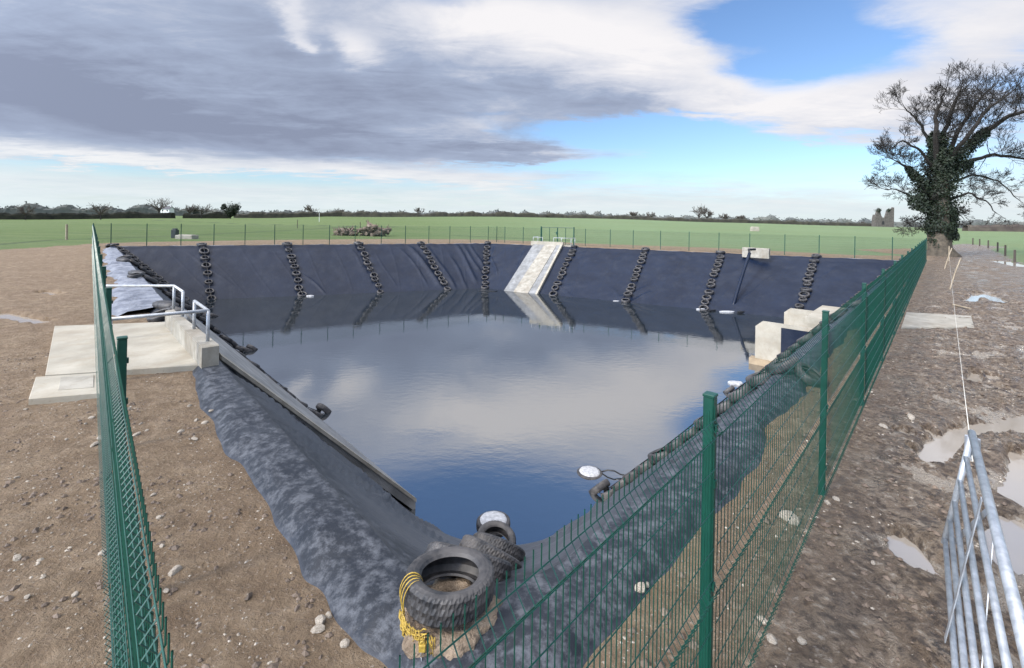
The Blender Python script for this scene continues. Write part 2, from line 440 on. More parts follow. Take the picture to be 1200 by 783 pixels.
for ri, d in enumerate(rings):
    for k in range(NP):
        o = LO[k]
        if ri == 0:
            p = lerp(LO[k], LC[k], 0.8); gv.append((p.x, p.y, -0.12)); zc.append((0, 0, 0)); fu.append(0.0); we.append(0.0); continue
        # nearer the camera the rings follow the rim; far away they open out radially
        v = (o-CEN).normalized()
        side = TS[k][0]
        p = o+v*d
        gv.append((p.x, p.y, ground_z(p.x, p.y, d)-0.0))
        gr = zone_grass(p) if (d > 1 or p.length > 25) else 0.0
        nr = nR[0]*p.x+nR[1]*p.y
        mu_ = sstep(1.8, 0.3, nr)*(1 if p.x > 0 else sstep(-2.0, 0.5, p.x))
        bl = sstep(-0.35, 0.25, p.x/max(1, p.y)) if p.y > 5 else 0.3
        zc.append((gr, mu_, bl))
        rel = gv[-1][2]-base_z(p.x, p.y)-0.03*noise.noise(Vector((p.x*.4, p.y*.4, 8)))
        far_w = sstep(20, 40, p.length)
        wv_ = (1-sstep(-0.03, 0.0, rel))*(0.55+0.45*sstep(-.15, .1, noise.noise(Vector((p.x*.55, p.y*.55, 31)))))*(1-far_w) + far_w*sstep(.1, .3, noise.noise(Vector((p.x*.3, p.y*.3, 3))))*0.45
        we.append(clamp(wv_)*mu_)
        fv = 0.0
        if p.y > 40:
            for fl in FUR:
                dd = min(seg_dist(p, fl[i], fl[i+1]) for i in range(len(fl)-1))
                fv = max(fv, 0.7*(1-sstep(0.3, 1.1*p.y/75, dd)))
        fu.append(fv)
for ri in range(len(rings)-1):
    for k in range(NP):
        k2 = (k+1) % NP
        a = ri*NP+k; b_ = ri*NP+k2
        gf.append((a, a+NP, b_+NP, b_))
me = bpy.data.meshes.new('ground'); me.from_pydata(gv, [], gf); me.materials.append(MATS['ground'])
ca = me.color_attributes.new('zone', 'FLOAT_COLOR', 'POINT')
flat = []
for c_ in zc: flat += [*c_, 1.0]
ca.data.foreach_set('color', flat)
fw_ = me.attributes.new('wet', 'FLOAT', 'POINT'); fw_.data.foreach_set('value', we)
fa = me.attributes.new('furrow', 'FLOAT', 'POINT'); fa.data.foreach_set('value', fu)
me.polygons.foreach_set('use_smooth', [True]*len(me.polygons)); me.update()
go = bpy.data.objects.new('ground', me); COL.objects.link(go); tag(go, kind='structure')
BG = BVHTree.FromPolygons(gv, gf)
def gz(x, y):
    h = BG.ray_cast(Vector((x, y, 20)), Vector((0, 0, -1)))
    return h[0].z if h[0] else 0.0

# puddle water lies in the hollows
for i, (pts, w) in enumerate(PUD):
    if i in (15, 16): zz = -0.05
    mb = MB()
    ringn = 28
    # a flat sheet following the hollow
    left, right = [], []
    dense = []
    for a, b_ in zip(pts[:-1], pts[1:]):
        for q in range(6): dense.append(lerp(a, b_, q/6))
    dense.append(pts[-1])
    W = w*1.9+0.02
    d0 = (dense[1]-dense[0]).normalized(); d1 = (dense[-1]-dense[-2]).normalized()
    dense = [dense[0]-d0*W]+dense+[dense[-1]+d1*W]
    zz = -0.05-0.0017*i
    for j, p in enumerate(dense):
        t = (dense[min(j+1, len(dense)-1)]-dense[max(j-1, 0)]).normalized()
        nn = Vector((-t.y, t.x))
        left.append(p+nn*W); right.append(p-nn*W)
    b0 = 0
    for a, b_ in zip(left, right): mb.v += [Vector((a.x, a.y, zz)), Vector((b_.x, b_.y, zz))]
    for j in range(len(dense)-1): mb.face(2*j, 2*j+1, 2*j+3, 2*j+2)
    tag(mb.build('puddle', 'puddle_water'), kind='structure')

# ------------------------------------------------------------------ liner
vs, wear, near_glare = [], [], []
rows = []
for a in range(9): rows.append(('a', a/8))
for a in range(1, 45): rows.append(('b', a/44))
for a in range(1, 7): rows.append(('c', a/6))
FOLDS = []   # side, t0, v0, t1, v1, width (m), height (m)
rf = random.Random(3)
for (t0, v0, t1, v1, w_, h_) in ((0.72, 0.0, 0.83, 0.95, .28, .20), (0.75, .0, .87, .9, .16, .12), (0.79, .05, .88, 1, .22, .16), (0.70, 0.1, .78, .9, .14, .09),
        (0.885, 0, 0.97, .9, .25, .2), (0.91, .02, .985, .7, .2, .16), (0.94, .0, .99, .55, .18, .14), (0.865, .3, .93, 1, .2, .12), (0.30, .05, .36, .2, .1, .06), (.37, .55, .42, 1, .16, .11),
        (.13, .1, .17, .8, .14, .05), (.55, .1, .57, .5, .1, .05), (.04, .65, .06, 1, .12, .06), (.62, .2, .66, .9, .12, .05)):
    FOLDS.append(('f', t0, v0, t1, v1, w_, h_))
for (t0, v0, t1, v1, w_, h_) in ((0.02, .3, .045, .75, .2, .14), (.035, .05, .02, .3, .12, .1), (.26, .85, .33, 1, .14, .08), (.24, .9, .31, .78, .12, .07), (.46, .95, .53, .72, .14, .1),
        (.50, 1, .55, .8, .14, .1), (.42, .8, .5, 1, .12, .06), (.17, .3, .18, .6, .1, .04), (.13, .1, .115, .7, .16, .09), (.145, .1, .125, .8, .12, .06), (.8, .3, .77, .8, .12, .05), (.9, .1, .88, .6, .12, .05)):
    FOLDS.append(('g', t0, v0, t1, v1, w_, h_))
for k in range(9):
    t0 = 0.10+0.035*k; FOLDS.append(('l', t0, 0.0, t0+rf.uniform(-.02, .03), rf.uniform(.4, .8), .10, .05))
for (t0, v0, t1, v1, w_, h_) in ((.10, .02, .045, .6, .07, .11), (.13, .03, .075, .8, .08, .12), (.16, .05, .12, .9, .07, .09), (.085, .02, .02, .5, .06, .09), (.06, .25, .05, .95, .07, .08), (.19, .05, .17, .9, .12, .06)):
    FOLDS.append(('l', t0, v0, t1, v1, w_, h_))
    FOLDS.append(('r', 1-t0, v0, 1-t1, v1, w_, h_*.8))
for k in range(4):
    t0 = 0.93-0.06*k; FOLDS.append(('r', t0, 0.0, t0+rf.uniform(-.02, .03), rf.uniform(.4, .8), .10, .045))
for q in range(1, 12):
    FOLDS.append(('f', q*.083+.01, 0, q*.083+.01, 1.0, .07, .03)); FOLDS.append(('g', q*.083-.02, 0, q*.083-.02, 1.0, .07, .03))
side_len = {'l': 50, 'f': 36, 'g': 42, 'r': 50}
for kind, a in rows:
    for k in range(NP):
        o, c_, w_, b_ = LO[k], LC[k], LW[k], LB[k]
        side, t = TS[k]
        if kind == 'a':
            p = lerp(o, c_, a); z = -0.05+0.17*math.sin(min(1, a*2.2)*math.pi/2)
            lump = 0.05*noise.noise(Vector((p.x*1.4, p.y*1.4, 4)))*min(1, a*3)
            z += lump; v = 0.0; disp = 0
        elif kind == 'b':
            p = lerp(c_, w_, a); z = 0.12+(WZ-0.12)*a
            z += 0.05*noise.noise(Vector((p.x*1.4, p.y*1.4, 4)))*(1-a)
            z -= 0.22*math.exp(-a*9)*(a > 0)*min(1, a*25)*0.4
            v = a
            disp = 0.05*noise.noise(Vector((p.x*0.35, p.y*0.35, z*0.4)))*math.sin(math.pi*a)+0.012*noise.noise(Vector((p.x*1.7, p.y*1.7, z*1.2)))
            for (fs, t0, v0, t1, v1, fw, fh) in FOLDS:
                if fs != side: continue
                L_ = side_len[side]
                A = Vector((t0*L_, v0*6)); B = Vector((t1*L_, v1*6)); q = Vector((t*L_, v*6))
                dd = B-A; tt = (q-A).dot(dd)/dd.length_squared
                if tt < -0.1 or tt > 1.1: continue
                ds = (q-A).cross(dd)/dd.length if hasattr(q, 'cross') else 0
                ds += 0.12*math.sin(tt*5+t0*40)
                e = math.exp(-(ds/fw)**2)*fh*sstep(-0.1, 0.2, tt)*(1-sstep(0.8, 1.1, tt))
                disp += e
        else:
            p = lerp(w_, b_, a); z = WZ-1.6*a; disp = 0
        inw = (CEN-p).normalized()
        vs.append((p.x+inw.x*disp*0.6, p.y+inw.y*disp*0.6, z+disp*0.75))
        wr = 0.0
        if kind == 'a': wr = sstep(0.0, 0.1, a)
        elif kind == 'b': wr = 1-sstep(0.04, 0.22, a+0.1*noise.noise(Vector((p.x, p.y, 0))))
        wr *= 1-sstep(14, 30, p.length)
        wear.append(wr); near_glare.append(1-sstep(12, 30, p.length))
fs = []
for ri in range(len(rows)-1):
    for k in range(NP):
        k2 = (k+1) % NP; a = ri*NP+k; b_ = ri*NP+k2
        fs.append((a, b_, b_+NP, a+NP))
# floor cap
fs.append(tuple((len(rows)-1)*NP+k for k in range(NP)))
me = bpy.data.meshes.new('pond_liner'); me.from_pydata(vs, [], fs); me.materials.append(MATS['pond_liner'])
wn_ = me.attributes.new('near', 'FLOAT', 'POINT'); wn_.data.foreach_set('value', near_glare)
wa_ = me.attributes.new('wear', 'FLOAT', 'POINT'); wa_.data.foreach_set('value', wear)
me.polygons.foreach_set('use_smooth', [True]*len(me.polygons)); me.update()
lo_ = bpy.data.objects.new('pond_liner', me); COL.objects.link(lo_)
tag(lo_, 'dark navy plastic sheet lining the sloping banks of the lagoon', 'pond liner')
BL = BVHTree.FromPolygons(vs, fs[:-1])
def lz(x, y):
    h = BL.ray_cast(Vector((x, y, 20)), Vector((0, 0, -1)))
    if h[0]: return h[0], h[1] if h[1].z > 0 else -h[1]
    return Vector((x, y, gz(x, y))), Vector((0, 0, 1))
def hit(x, y):
    r = ray(x, y).normalized()
    h = BL.ray_cast(CAM, r)
    g = BG.ray_cast(CAM, r)
    c_ = [q for q in (h, g) if q[0]]
    c_ = min(c_, key=lambda q: (q[0]-CAM).length)
    n_ = c_[1] if c_[1].z > 0 else -c_[1]
    return c_[0], n_

# water surface
mb = MB()
n0 = 0
for k in range(0, NP, 4):
    p = LW[k]; q = LC[k]; e = p+(q-p).normalized()*0.35
    mb.v.append(Vector((e.x, e.y, WZ)))
mb.face(*range(len(mb.v)))
tag(mb.build('water', 'pond_water'), kind='structure')

# pale felt under the liner edge along the far rims
def strip(name, idx, inn, out_, z0, mat, label, cat, wob=0.12, amp=0.02):
    mb = MB()
    for j, k in enumerate(idx):
        c_ = lerp(LO[k], LC[k], inn); o = LO[k]
        e = outw(o, out_+wob*noise.noise(Vector((o.x*0.35, o.y*0.35, 7)))+0.35*wob*noise.noise(Vector((o.x*1.3, o.y*1.3, 4))))
        for q in range(5):
            p = lerp(c_, e, q/4)
            z = z0+0.03+amp*noise.noise(Vector((p.x*2.4, p.y*2.4, 1)))+amp if q < 4 else -0.03
            if q == 0: z = lz(p.x, p.y)[0].z+0.012
            elif q < 4:
                h = BL.ray_cast(Vector((p.x, p.y, 9)), Vector((0, 0, -1)))
                z = max(z, (h[0].z+0.012) if h[0] else z)
            mb.v.append(Vector((p.x, p.y, z)))
    for j in range(len(idx)-1):
        for q in range(4): mb.face(j*5+q, j*5+q+1, j*5+5+q+1, j*5+5+q)
    return tag(mb.build(name, mat, smooth=True), label, cat)
iF = [k for k in range(NP) if TS[k][0] == 'f']; iG = [k for k in range(NP) if TS[k][0] == 'g']
strip('felt_strip', iF, 0.9, 0.25, 0.0, 'geotextile', 'pale felt strip along the top of the left far bank', 'felt strip')
strip('felt_strip', iG, 0.9, 0.25, 0.0, 'geotextile', 'pale felt strip along the top of the bank beyond the chute to the tree', 'felt strip')
iL = [k for k in range(NP) if TS[k][0] == 'l' and 15.8 < (LO[k]-oN).length < 48]
strip('felt_sheet', iL, 0.95, 0.75, 0.0, 'geotextile', 'crumpled whitish felt sheet on the rim past the handrails', 'felt sheet', wob=0.6, amp=0.10)

# ------------------------------------------------------------------ mesh fence
FH = 2.0
def panel_mesh(L=1.0, thick=1.0, near=True):
    """3 m panel along +x, 2 m tall, folded wires; V folds push to +y"""
    mb = MB()
    Lp = 2.92
    prof = []
    fz = (0.12, 0.98, 1.86)
    r = 0.0028*thick
    prof.append((0.0, 0.02))
    for z in fz: prof += [(0.0, z-0.055), (0.042, z), (0.0, z+0.055)]
    prof.append((0.0, 1.985))
    nv = 59
    sides = 4 if near else 3
    for i in range(nv+1):
        x = 0.04+Lp*i/nv
        mb.tube([(x, y, z) for y, z in prof], r, sides, cap=False)
    hz = []
    for z in fz: hz += [(0.0, z-0.055), (0.0, z+0.055)]
    for z in (0.32, 0.54, 0.76, 1.2, 1.42, 1.64): hz.append((0.0, z))
    for y, z in hz:
        mb.tube([(0.03, y+0.006, z), (0.03+Lp+0.02, y+0.006, z)], r*1.05, sides, cap=False)
    return mb
def post_mesh():
    mb = MB(); h = 0.03
    mb.box((-h, -h, -0.1), (h, h, FH+0.03), bev=0.006)
    mb.box((-h-0.003, -h-0.003, FH+0.0305), (h+0.003, h+0.003, FH+0.045), bev=0.004)
    for z in (0.3, 0.98, 1.55, 1.86):
        mb.box((-0.014, -h-0.012, z-0.02), (0.014, -h-0.001, z+0.02))
    return mb
pN = panel_mesh().build('panel', 'green_paint'); post0 = post_mesh().build('post', 'green_paint')
PM, QM = pN.data, post0.data
bpy.data.objects.remove(pN); bpy.data.objects.remove(post0)
def fence_run(pts, label, first_post=True, skip=(), flip=False):
    root = empty('mesh_fence', (pts[0].x, pts[0].y, 0), label, 'fence', 'green mesh fences round the lagoon')
    o = pts[0]
    for i, p in enumerate(pts):
        z = gz(p.x, p.y)*0.5
        if i > 0 or first_post:
            nb = pts[min(i+1, len(pts)-1)]-pts[max(i-1, 0)]
            a = math.atan2(nb.y, nb.x)
            lx = rf.uniform(-0.006, 0.006)
            shared('post', QM, root, Matrix.Translation((p.x-o.x, p.y-o.y, z)) @ Matrix.Rotation(a, 4, 'Z') @ Matrix.Rotation(lx, 4, 'X'))
        if i < len(pts)-1 and i not in skip:
            q = pts[i+1]; d = q-p; a = math.atan2(d.y, d.x)
            off = Vector((-d.y, d.x)).normalized()*(-0.036 if not flip else 0.036)
            S = Matrix.Diagonal((d.length/3.0, -1 if not flip else 1, 1, 1))
            shared('mesh_panel', PM, root, Matrix.Translation((p.x-o.x+off.x, p.y-o.y+off.y, z)) @ Matrix.Rotation(a, 4, 'Z') @ S)
    return root
def along_px(a, b, xs, y0=285):
    out = []
    for x in xs:
        d = ray(x, y0); q = line_isect(Vector((0, 0)), Vector((d.x, d.y)), a, b); out.append(q)
    return out
# near right run: the posts the photo shows, then the same pitch on to the corner
ds = Vector((fR-fN)); L_ = ds.length
p848 = CAM+ray(848, 466)*((FH+0.04-HC)/ray(848, 466).z)
s0 = (p848.xy-fN).dot(ds.normalized())
pitch = 3.56
ptsR = [fN]+[fN+ds.normalized()*(s0+pitch*k) for k in range(0, 14) if s0+pitch*k < L_-1.0]+[fR]
fence_run(ptsR, 'green mesh fence running from the camera past the field gate to the tree', first_post=True)
dl = fL-fN; Ll = dl.length
p137 = CAM+ray(140, 397)*((FH+0.04-HC)/ray(138, 397).z)
s1 = (p137.xy-fN).dot(dl.normalized())
ptsL = [fN]+[fN+dl.normalized()*(s1+3.15*k) for k in range(0, 16) if s1+3.15*k < Ll-1.0]+[fL]
fence_run(ptsL, 'green mesh fence crossing the concrete landing, seen almost end on', first_post=False, flip=True)
xf = [130, 172, 212, 250.6, 287, 321.7, 355, 386, 416, 446.7, 475, 502.4, 527, 551, 572]
ptsF = [fL]+along_px(fL, fF, xf)+[fF]
fence_run(ptsF, 'green mesh fence along the left far bank below the hedges', first_post=False)
ptsG = [fF]+along_px(fF, fR, [591.5, 613, 634])
fence_run(ptsG, 'short green mesh fence between the far corner and the far gate', first_post=False)
ptsH = along_px(fF, fR, [672.5, 686, 715, 742, 774, 807.5, 842.5, 878.6, 919.7, 960, 1001.8, 1045.8])+[fR]
fence_run(ptsH, 'green mesh fence on the far bank between the gate and the tree', first_post=True)
# far gate
g0, g1 = ptsG[-1], ptsH[0]
gd = g1-g0; ga = math.atan2(gd.y, gd.x); GL = gd.length
groot = empty('mesh_gate', (g0.x, g0.y, 0), 'green double gate in the fence above the far concrete chute', 'gate', None, ga)
hw = GL/2
for s_, nm in ((0, 'gate_leaf'), (1, 'gate_leaf')):
    mb = MB(); x0 = 0.09+s_*hw-0.04*s_; x1 = x0+hw-0.1
    for xx in (x0, (x0+x1)/2, x1): mb.tube([(xx, 0, 0.1), (xx, 0, 2.12)], 0.035, 8)
    for z in (0.12, 2.1): mb.tube([(x0, 0, z), (x1, 0, z)], 0.035, 8)
    for i in range(24):
        xx = x0+(x1-x0)*(i+0.5)/24; mb.tube([(xx, 0.03, 0.12), (xx, 0.03, 2.1)], 0.003, 3, cap=False)
    lf = mb.build(nm, 'green_paint', groot)
    if s_ == 0:
        mb = MB(); mb.box((x1-0.14, -0.07, 1.25), (x1+0.02, 0.07, 1.6), bev=0.01)
        mb.tube([(x1-0.1, -0.11, 1.5), (x1-0.34, -0.11, 1.5)], 0.018, 6); mb.build('lock_box', 'green_paint', lf)
mb = MB(); mb.tube([(-0.01, 0, -0.1), (-0.01, 0, 2.2)], 0.07, 10); mb.build('gate_post', 'green_paint', groot)
mb = MB(); mb.tube([(GL-0.02, 0, -0.1), (GL-0.02, 0, 2.2)], 0.07, 10); mb.build('gate_post', 'green_paint', groot)

# ------------------------------------------------------------------ tyres
def tyre_mesh(Ro=0.31, Ri=0.19, W=0.2, nseg=48, tread=True, name='tyre', seed=0):
    prof = [(Ri, -W*0.36), (Ri+0.02, -W*0.46), (Ri+0.05, -W*0.52), (Ro-0.05, -W*0.53), (Ro-0.02, -W*0.47), (Ro-0.004, -W*0.36), (Ro, -W*0.18), (Ro+0.002, 0),
            (Ro, W*0.18), (Ro-0.004, W*0.36), (Ro-0.02, W*0.47), (Ro-0.05, W*0.53), (Ri+0.05, W*0.52), (Ri+0.02, W*0.46), (Ri, W*0.36),
            (Ri+0.012, W*0.3), (Ri+0.05, W*0.42), (Ro-0.045, W*0.40), (Ro-0.02, W*0.2), (Ro-0.018, -W*0.2), (Ro-0.045, -W*0.40), (Ri+0.05, -W*0.42), (Ri+0.012, -W*0.3)]
    mb = MB(); n = len(prof)
    for i in range(nseg):
        a = 2*math.pi*i/nseg
        wb_ = 1+0.02*math.sin(2*a+seed)+0.012*math.sin(3*a+seed*2)
        for j, (r, z) in enumerate(prof):
            if tread and 4 <= j <= 10 and ((i//1+j) % 3 == 0): r -= 0.007
            if tread and j in (6, 8): r -= 0.006
            zz = z*(1+0.04*math.sin(2*a+seed*3))
            mb.v.append(Vector((r*wb_*math.cos(a), r*wb_*math.sin(a), zz)))
    for i in range(nseg):
        i2 = (i+1) % nseg
        for j in range(n):
            j2 = (j+1) % n
            mb.face(i*n+j, i2*n+j, i2*n+j2, i*n+j2)
    o = mb.build(name, 'tyre_rubber', smooth=not tread); me_ = o.data; bpy.data.objects.remove(o); return me_
TY = [tyre_mesh(0.31, 0.2, 0.17, 20, False, seed=s_) for s_ in range(3)]
TYD = [tyre_mesh(0.34, 0.215, 0.20, 110, True, seed=s_) for s_ in range(4)]
def frame(pos, nrm, spin=0.0, tilt=0.0, tdir=Vector((1, 0, 0)), scale=1.0):
    z = nrm.normalized(); x = (tdir-z*tdir.dot(z)).normalized(); y = z.cross(x)
    M = Matrix((x, y, z)).transposed().to_4x4()
    return Matrix.Translation(pos) @ M @ Matrix.Rotation(tilt, 4, 'Y') @ Matrix.Rotation(spin, 4, 'Z') @ Matrix.Diagonal((scale, scale, scale, 1))
LADG = 'ladders of roped tyres down the banks'
def ladder(top, bot, label, pitch=0.55, over=0.35, wobble=0.07, fl=None):
    """tyres lying on the bank from the rim to the water, roped together"""
    top = Vector(top[:2]); bot = Vector(bot[:2]); d = bot-top
    L3 = math.hypot(d.length, 4.0)
    n = max(4, int(L3/pitch)); dn = d.normalized()
    pos0, _ = lz(top.x, top.y)
    root = empty('tyre_ladder', pos0, label, 'tyre ladder', LADG)
    pts = []
    start = -1
    for i in range(start, n+1):
        t = (i+(rf.uniform(-.18, .18) if 0 < i < n else 0))/n
        q = top+d*t
        if i < 0: q = top-dn*over*1.2
        if t > 1: continue
        wv = Vector((-dn.y, dn.x))*rf.uniform(-wobble, wobble)
        p, nn = lz(q.x+wv.x, q.y+wv.y)
        # smoothed normal of the bank
        pa, _ = lz(q.x+dn.x*0.3, q.y+dn.y*0.3); pb, _ = lz(q.x-dn.x*0.3, q.y-dn.y*0.3)
        tg = (pa-pb).normalized(); side_ = Vector((-dn.y, dn.x, 0)); nn = tg.cross(side_); nn = nn if nn.z > 0 else -nn
        p = p+nn*0.12
        if p.z < WZ+0.02: p.z = WZ+0.02
        M = frame(p-pos0, nn, rf.uniform(0, 6), -R(rf.uniform(-2, 20)), tg, rf.uniform(0.86, 1.18)*(1.12 if pitch > .7 else 1))
        shared('tyre', TY[rf.randrange(3)], root, M)
        pts.append(p-pos0+nn*0.11)
    mb = MB(); mb.tube(pts, 0.012, 4); mb.build('rope', 'black_pipe', root)
    return root, pts
def rimp(x, y, A=None, B=None):
    A_, B_ = ((cL, cF) if x < 569 else (cF, cR_)) if A is None else (A, B)
    d = ray(x, y); q = line_isect(Vector((0, 0)), Vector((d.x, d.y)), A_, B_)
    q = q-(q-CEN).normalized()*0.1*0; return Vector((q.x, q.y, 0.05))
def footp(x, y):
    d = ray(x, y); A_, B_ = (wL, wF) if x < 568 else (wF, wR)
    q = line_isect(Vector((0, 0)), Vector((d.x, d.y)), A_, B_); return Vector((q.x, q.y, WZ))
lads = [((237, 289.5), (248, 350), 'tyre ladder on the left far bank, second in from the corner'),
        ((337, 288.5), (353, 345), 'tyre ladder on the left far bank, third from the left corner'),
        ((421, 287.5), (446, 341), 'tyre ladder on the left far bank, beneath the log heap'),
        ((494, 286.5), (524, 337), 'tyre ladder just left of the wrinkled liner in the far corner'),
        ((571, 286.5), (568, 339), 'tyre ladder straight down the far corner with foam at its foot'),
        ((673, 292), (648, 340), 'tyre ladder next to the far concrete chute, beside the gate'),
        ((756, 297), (734, 357), 'tyre ladder in the middle of the right far bank'),
        ((845, 301), (825, 366), 'tyre ladder beside the black pipe on the right far bank'),
        ((956, 304.5), (934, 372), 'tyre ladder on the right far bank above the concrete inlet')]
feet = []
for a, b_, lab in lads:
    r_, pts = ladder(rimp(*a), footp(b_[0], b_[1]), lab, 0.8); feet.append(P(b_[0], b_[1], WZ))
ladder(P(134, 290.5), wL, 'tyre ladder running down the left corner of the lagoon')
def onL(s_, n): 
    dL = Vector((-nL[1], nL[0])); return Vector((nL[0]*n, nL[1]*n))+dL*s_
for (s_, lab) in ((16.2, 'tyre ladder on the left bank beside the near chute, ending at the water'), (26.5, 'tyre ladder on the left bank, middle one past the handrails'), (37, 'tyre ladder on the left bank, next to the one in the corner')):
    ladder(onL(s_, 1.9), onL(s_+1.0, 6.3), lab, 0.45)
def onR(s_, n): return Vector((nR[0]*n, nR[1]*n))+rdir*s_
for (s_, lab) in ((10.6, 'tyre ladder on the bank behind the right fence, nearest the camera'), (20.6, 'tyre ladder behind the right fence just before the concrete inlet'),
                  (36.5, 'tyre ladder behind the right fence beyond the concrete inlet')):
    ladder(onR(s_, 2.3), onR(s_+0.3, 6.5), lab, 0.45)

ladder(cR_, wR, 'tyre ladder at the right corner of the lagoon by the tree', 0.6)
# near corner: big tyres, muddy one underneath, rope and chain
nroot = empty('tyre_ladder', (-0.46, 3.45, 0.1), 'big worn tyres stacked down the near corner with a yellow rope', 'tyre ladder', LADG)
base = nroot.location.copy()
def near_tyre(x, y, D, nrm, tilt, sc, lab=None, k=0):
    p = PD(x, y, D)
    o = shared('tyre', TYD[k % 4], nroot, frame(p-base, Vector(nrm), k*1.3, R(tilt), Vector((1, 0, 0)), sc))
    if lab: o['label'] = lab
    return o
near_tyre(527, 684, 3.55, (0.02, 0.10, 1), 0, 0.98, 'weathered tyre on top, tied with yellow rope', 0)
near_tyre(536, 668, 4.15, (0.2, 0.75, 0.65), 6, 0.95, 'tyre leaning down the bank behind the top one', 1)
near_tyre(557, 664, 4.5, (0.3, 0.6, 0.75), -5, 1.0, None, 2)
near_tyre(573, 656, 5.0, (0.3, 0.6, 0.7), 4, 1.0, None, 3)
near_tyre(583, 647, 5.7, (0.25, 0.7, 0.75), 2, 1.0, None, 1)
near_tyre(581, 634, 7.3, (0.05, -0.25, 1), 0, 0.9, 'small tyre lying open at the water', 2)
# muddy sack-like tyre below the top one
mb = MB(); nb = 96; hh = 26
cen = PD(528, 700, 3.5)-base-Vector((0, -0.0, 0.05))
for j in range(hh+1):
    t = j/hh; z = -0.40+0.40*t
    for i in range(nb):
        a = 2*math.pi*i/nb
        r = 0.31+0.03*math.sin(t*math.pi)+0.07*noise.noise(Vector((math.cos(a)*2, math.sin(a)*2, t*3)))+0.035*noise.noise(Vector((math.cos(a)*6, math.sin(a)*6, t*5)))+0.015*noise.noise(Vector((math.cos(a)*15, math.sin(a)*15, t*12)))
        if t == 1: r *= 0.8
        mb.v.append(Vector((cen.x+r*math.cos(a), cen.y+r*math.sin(a), cen.z+z-0.02)))
for j in range(hh):
    for i in range(nb):
        i2 = (i+1) % nb; mb.face(j*nb+i, j*nb+i2, (j+1)*nb+i2, (j+1)*nb+i)
for j, (q_, z_) in enumerate(((.66, -.01), (.62, -.1), (.7, -.3))):
    for i in range(nb):
        a = 2*math.pi*i/nb; mb.v.append(Vector((cen.x+.3*q_*math.cos(a), cen.y+.3*q_*math.sin(a), cen.z+z_)))
    for i in range(nb):
        i2 = (i+1) % nb; mb.face((hh+j)*nb+i, (hh+j)*nb+i2, (hh+j+1)*nb+i2, (hh+j+1)*nb+i)
o = mb.build('tyre', 'mud_cake', nroot, smooth=True); o['label'] = 'tyre caked in brown mud underneath the top one'
# yellow rope strands looped over the top tyre
mb = MB()
rr_ = random.Random(5)
tc = PD(527, 684, 3.55)-base
def ropath(a0, a1, r, dz, n=14, sag=0.06, jig=0.015):
    pts = []
    for i in range(n):
        t = i/(n-1); a = lerp(a0, a1, t)
        pts.append(Vector((tc.x+(r+rr_.uniform(-jig, jig)*0.5)*math.cos(a), tc.y+(r)*math.sin(a)*0.98, tc.z+dz-sag*math.sin(math.pi*t)+rr_.uniform(-jig, jig)*0.6)))
    return pts
for k in range(9):
    mb.tube(ropath(R(rr_.uniform(196, 210)), R(rr_.uniform(236, 256)), 0.352+0.008*(k % 3), -0.06-0.012*k, sag=0.05), 0.0045, 6)
for k in range(4):   # strands passing over the rim of the tyre
    a = R(194+k*6.5)
    pts = []
    for q in range(12):
        w_ = q/11; an = lerp(-0.5, 2.7, w_)
        rr2 = 0.275+0.085*math.cos(an); zz = 0.0+0.125*math.sin(an)
        pts.append(Vector((tc.x+rr2*math.cos(a), tc.y+rr2*math.sin(a), tc.z+zz)))
    mb.tube(pts, 0.005, 6)
for k in range(44):   # frayed ends
    a = R(rr_.uniform(205, 262)); p0 = Vector((tc.x+0.36*math.cos(a), tc.y+0.36*math.sin(a), tc.z-0.10+rr_.uniform(-.03, .03)))
    p1 = p0+Vector((rr_.uniform(-.02, .05), rr_.uniform(-.03, .0), rr_.uniform(-.16, -.04)))
    mb.tube([p0, (p0+p1)/2+Vector((0.01, -0.01, 0)), p1], 0.003, 4)
mb.build('yellow_rope', 'yellow_rope', nroot, smooth=True)
# padlock
mb = MB()
lp = Vector((tc.x-0.13, tc.y-0.38, tc.z-0.13))
mb.box((lp.x-0.022, lp.y-0.012, lp.z-0.03), (lp.x+0.022, lp.y+0.012, lp.z+0.015), bev=0.003)
mb.torus(Matrix.Translation(lp+Vector((0, 0, 0.018))) @ Matrix.Rotation(R(90), 4, 'X'), 0.014, 0.004, 14, 6)
mb.build('padlock', 'yellow_rope', nroot)
mb = MB()
for i in range(16):
    t = i/15; p = lp+Vector((-0.03*t-0.05*t*t, -0.12*t, -0.05-0.52*t))
    M = Matrix.Translation(p) @ Matrix.Rotation(R(20), 4, 'X') @ Matrix.Rotation(R(90*(i % 2)+20), 4, 'Z') @ Matrix.Rotation(R(90), 4, 'X') @ Matrix.Diagonal((0.62, 1.25, 0.62, 1))
    mb.torus(M, 0.017, 0.0042, 14, 6)
mb.build('chain', 'rail_steel', nroot, smooth=True)

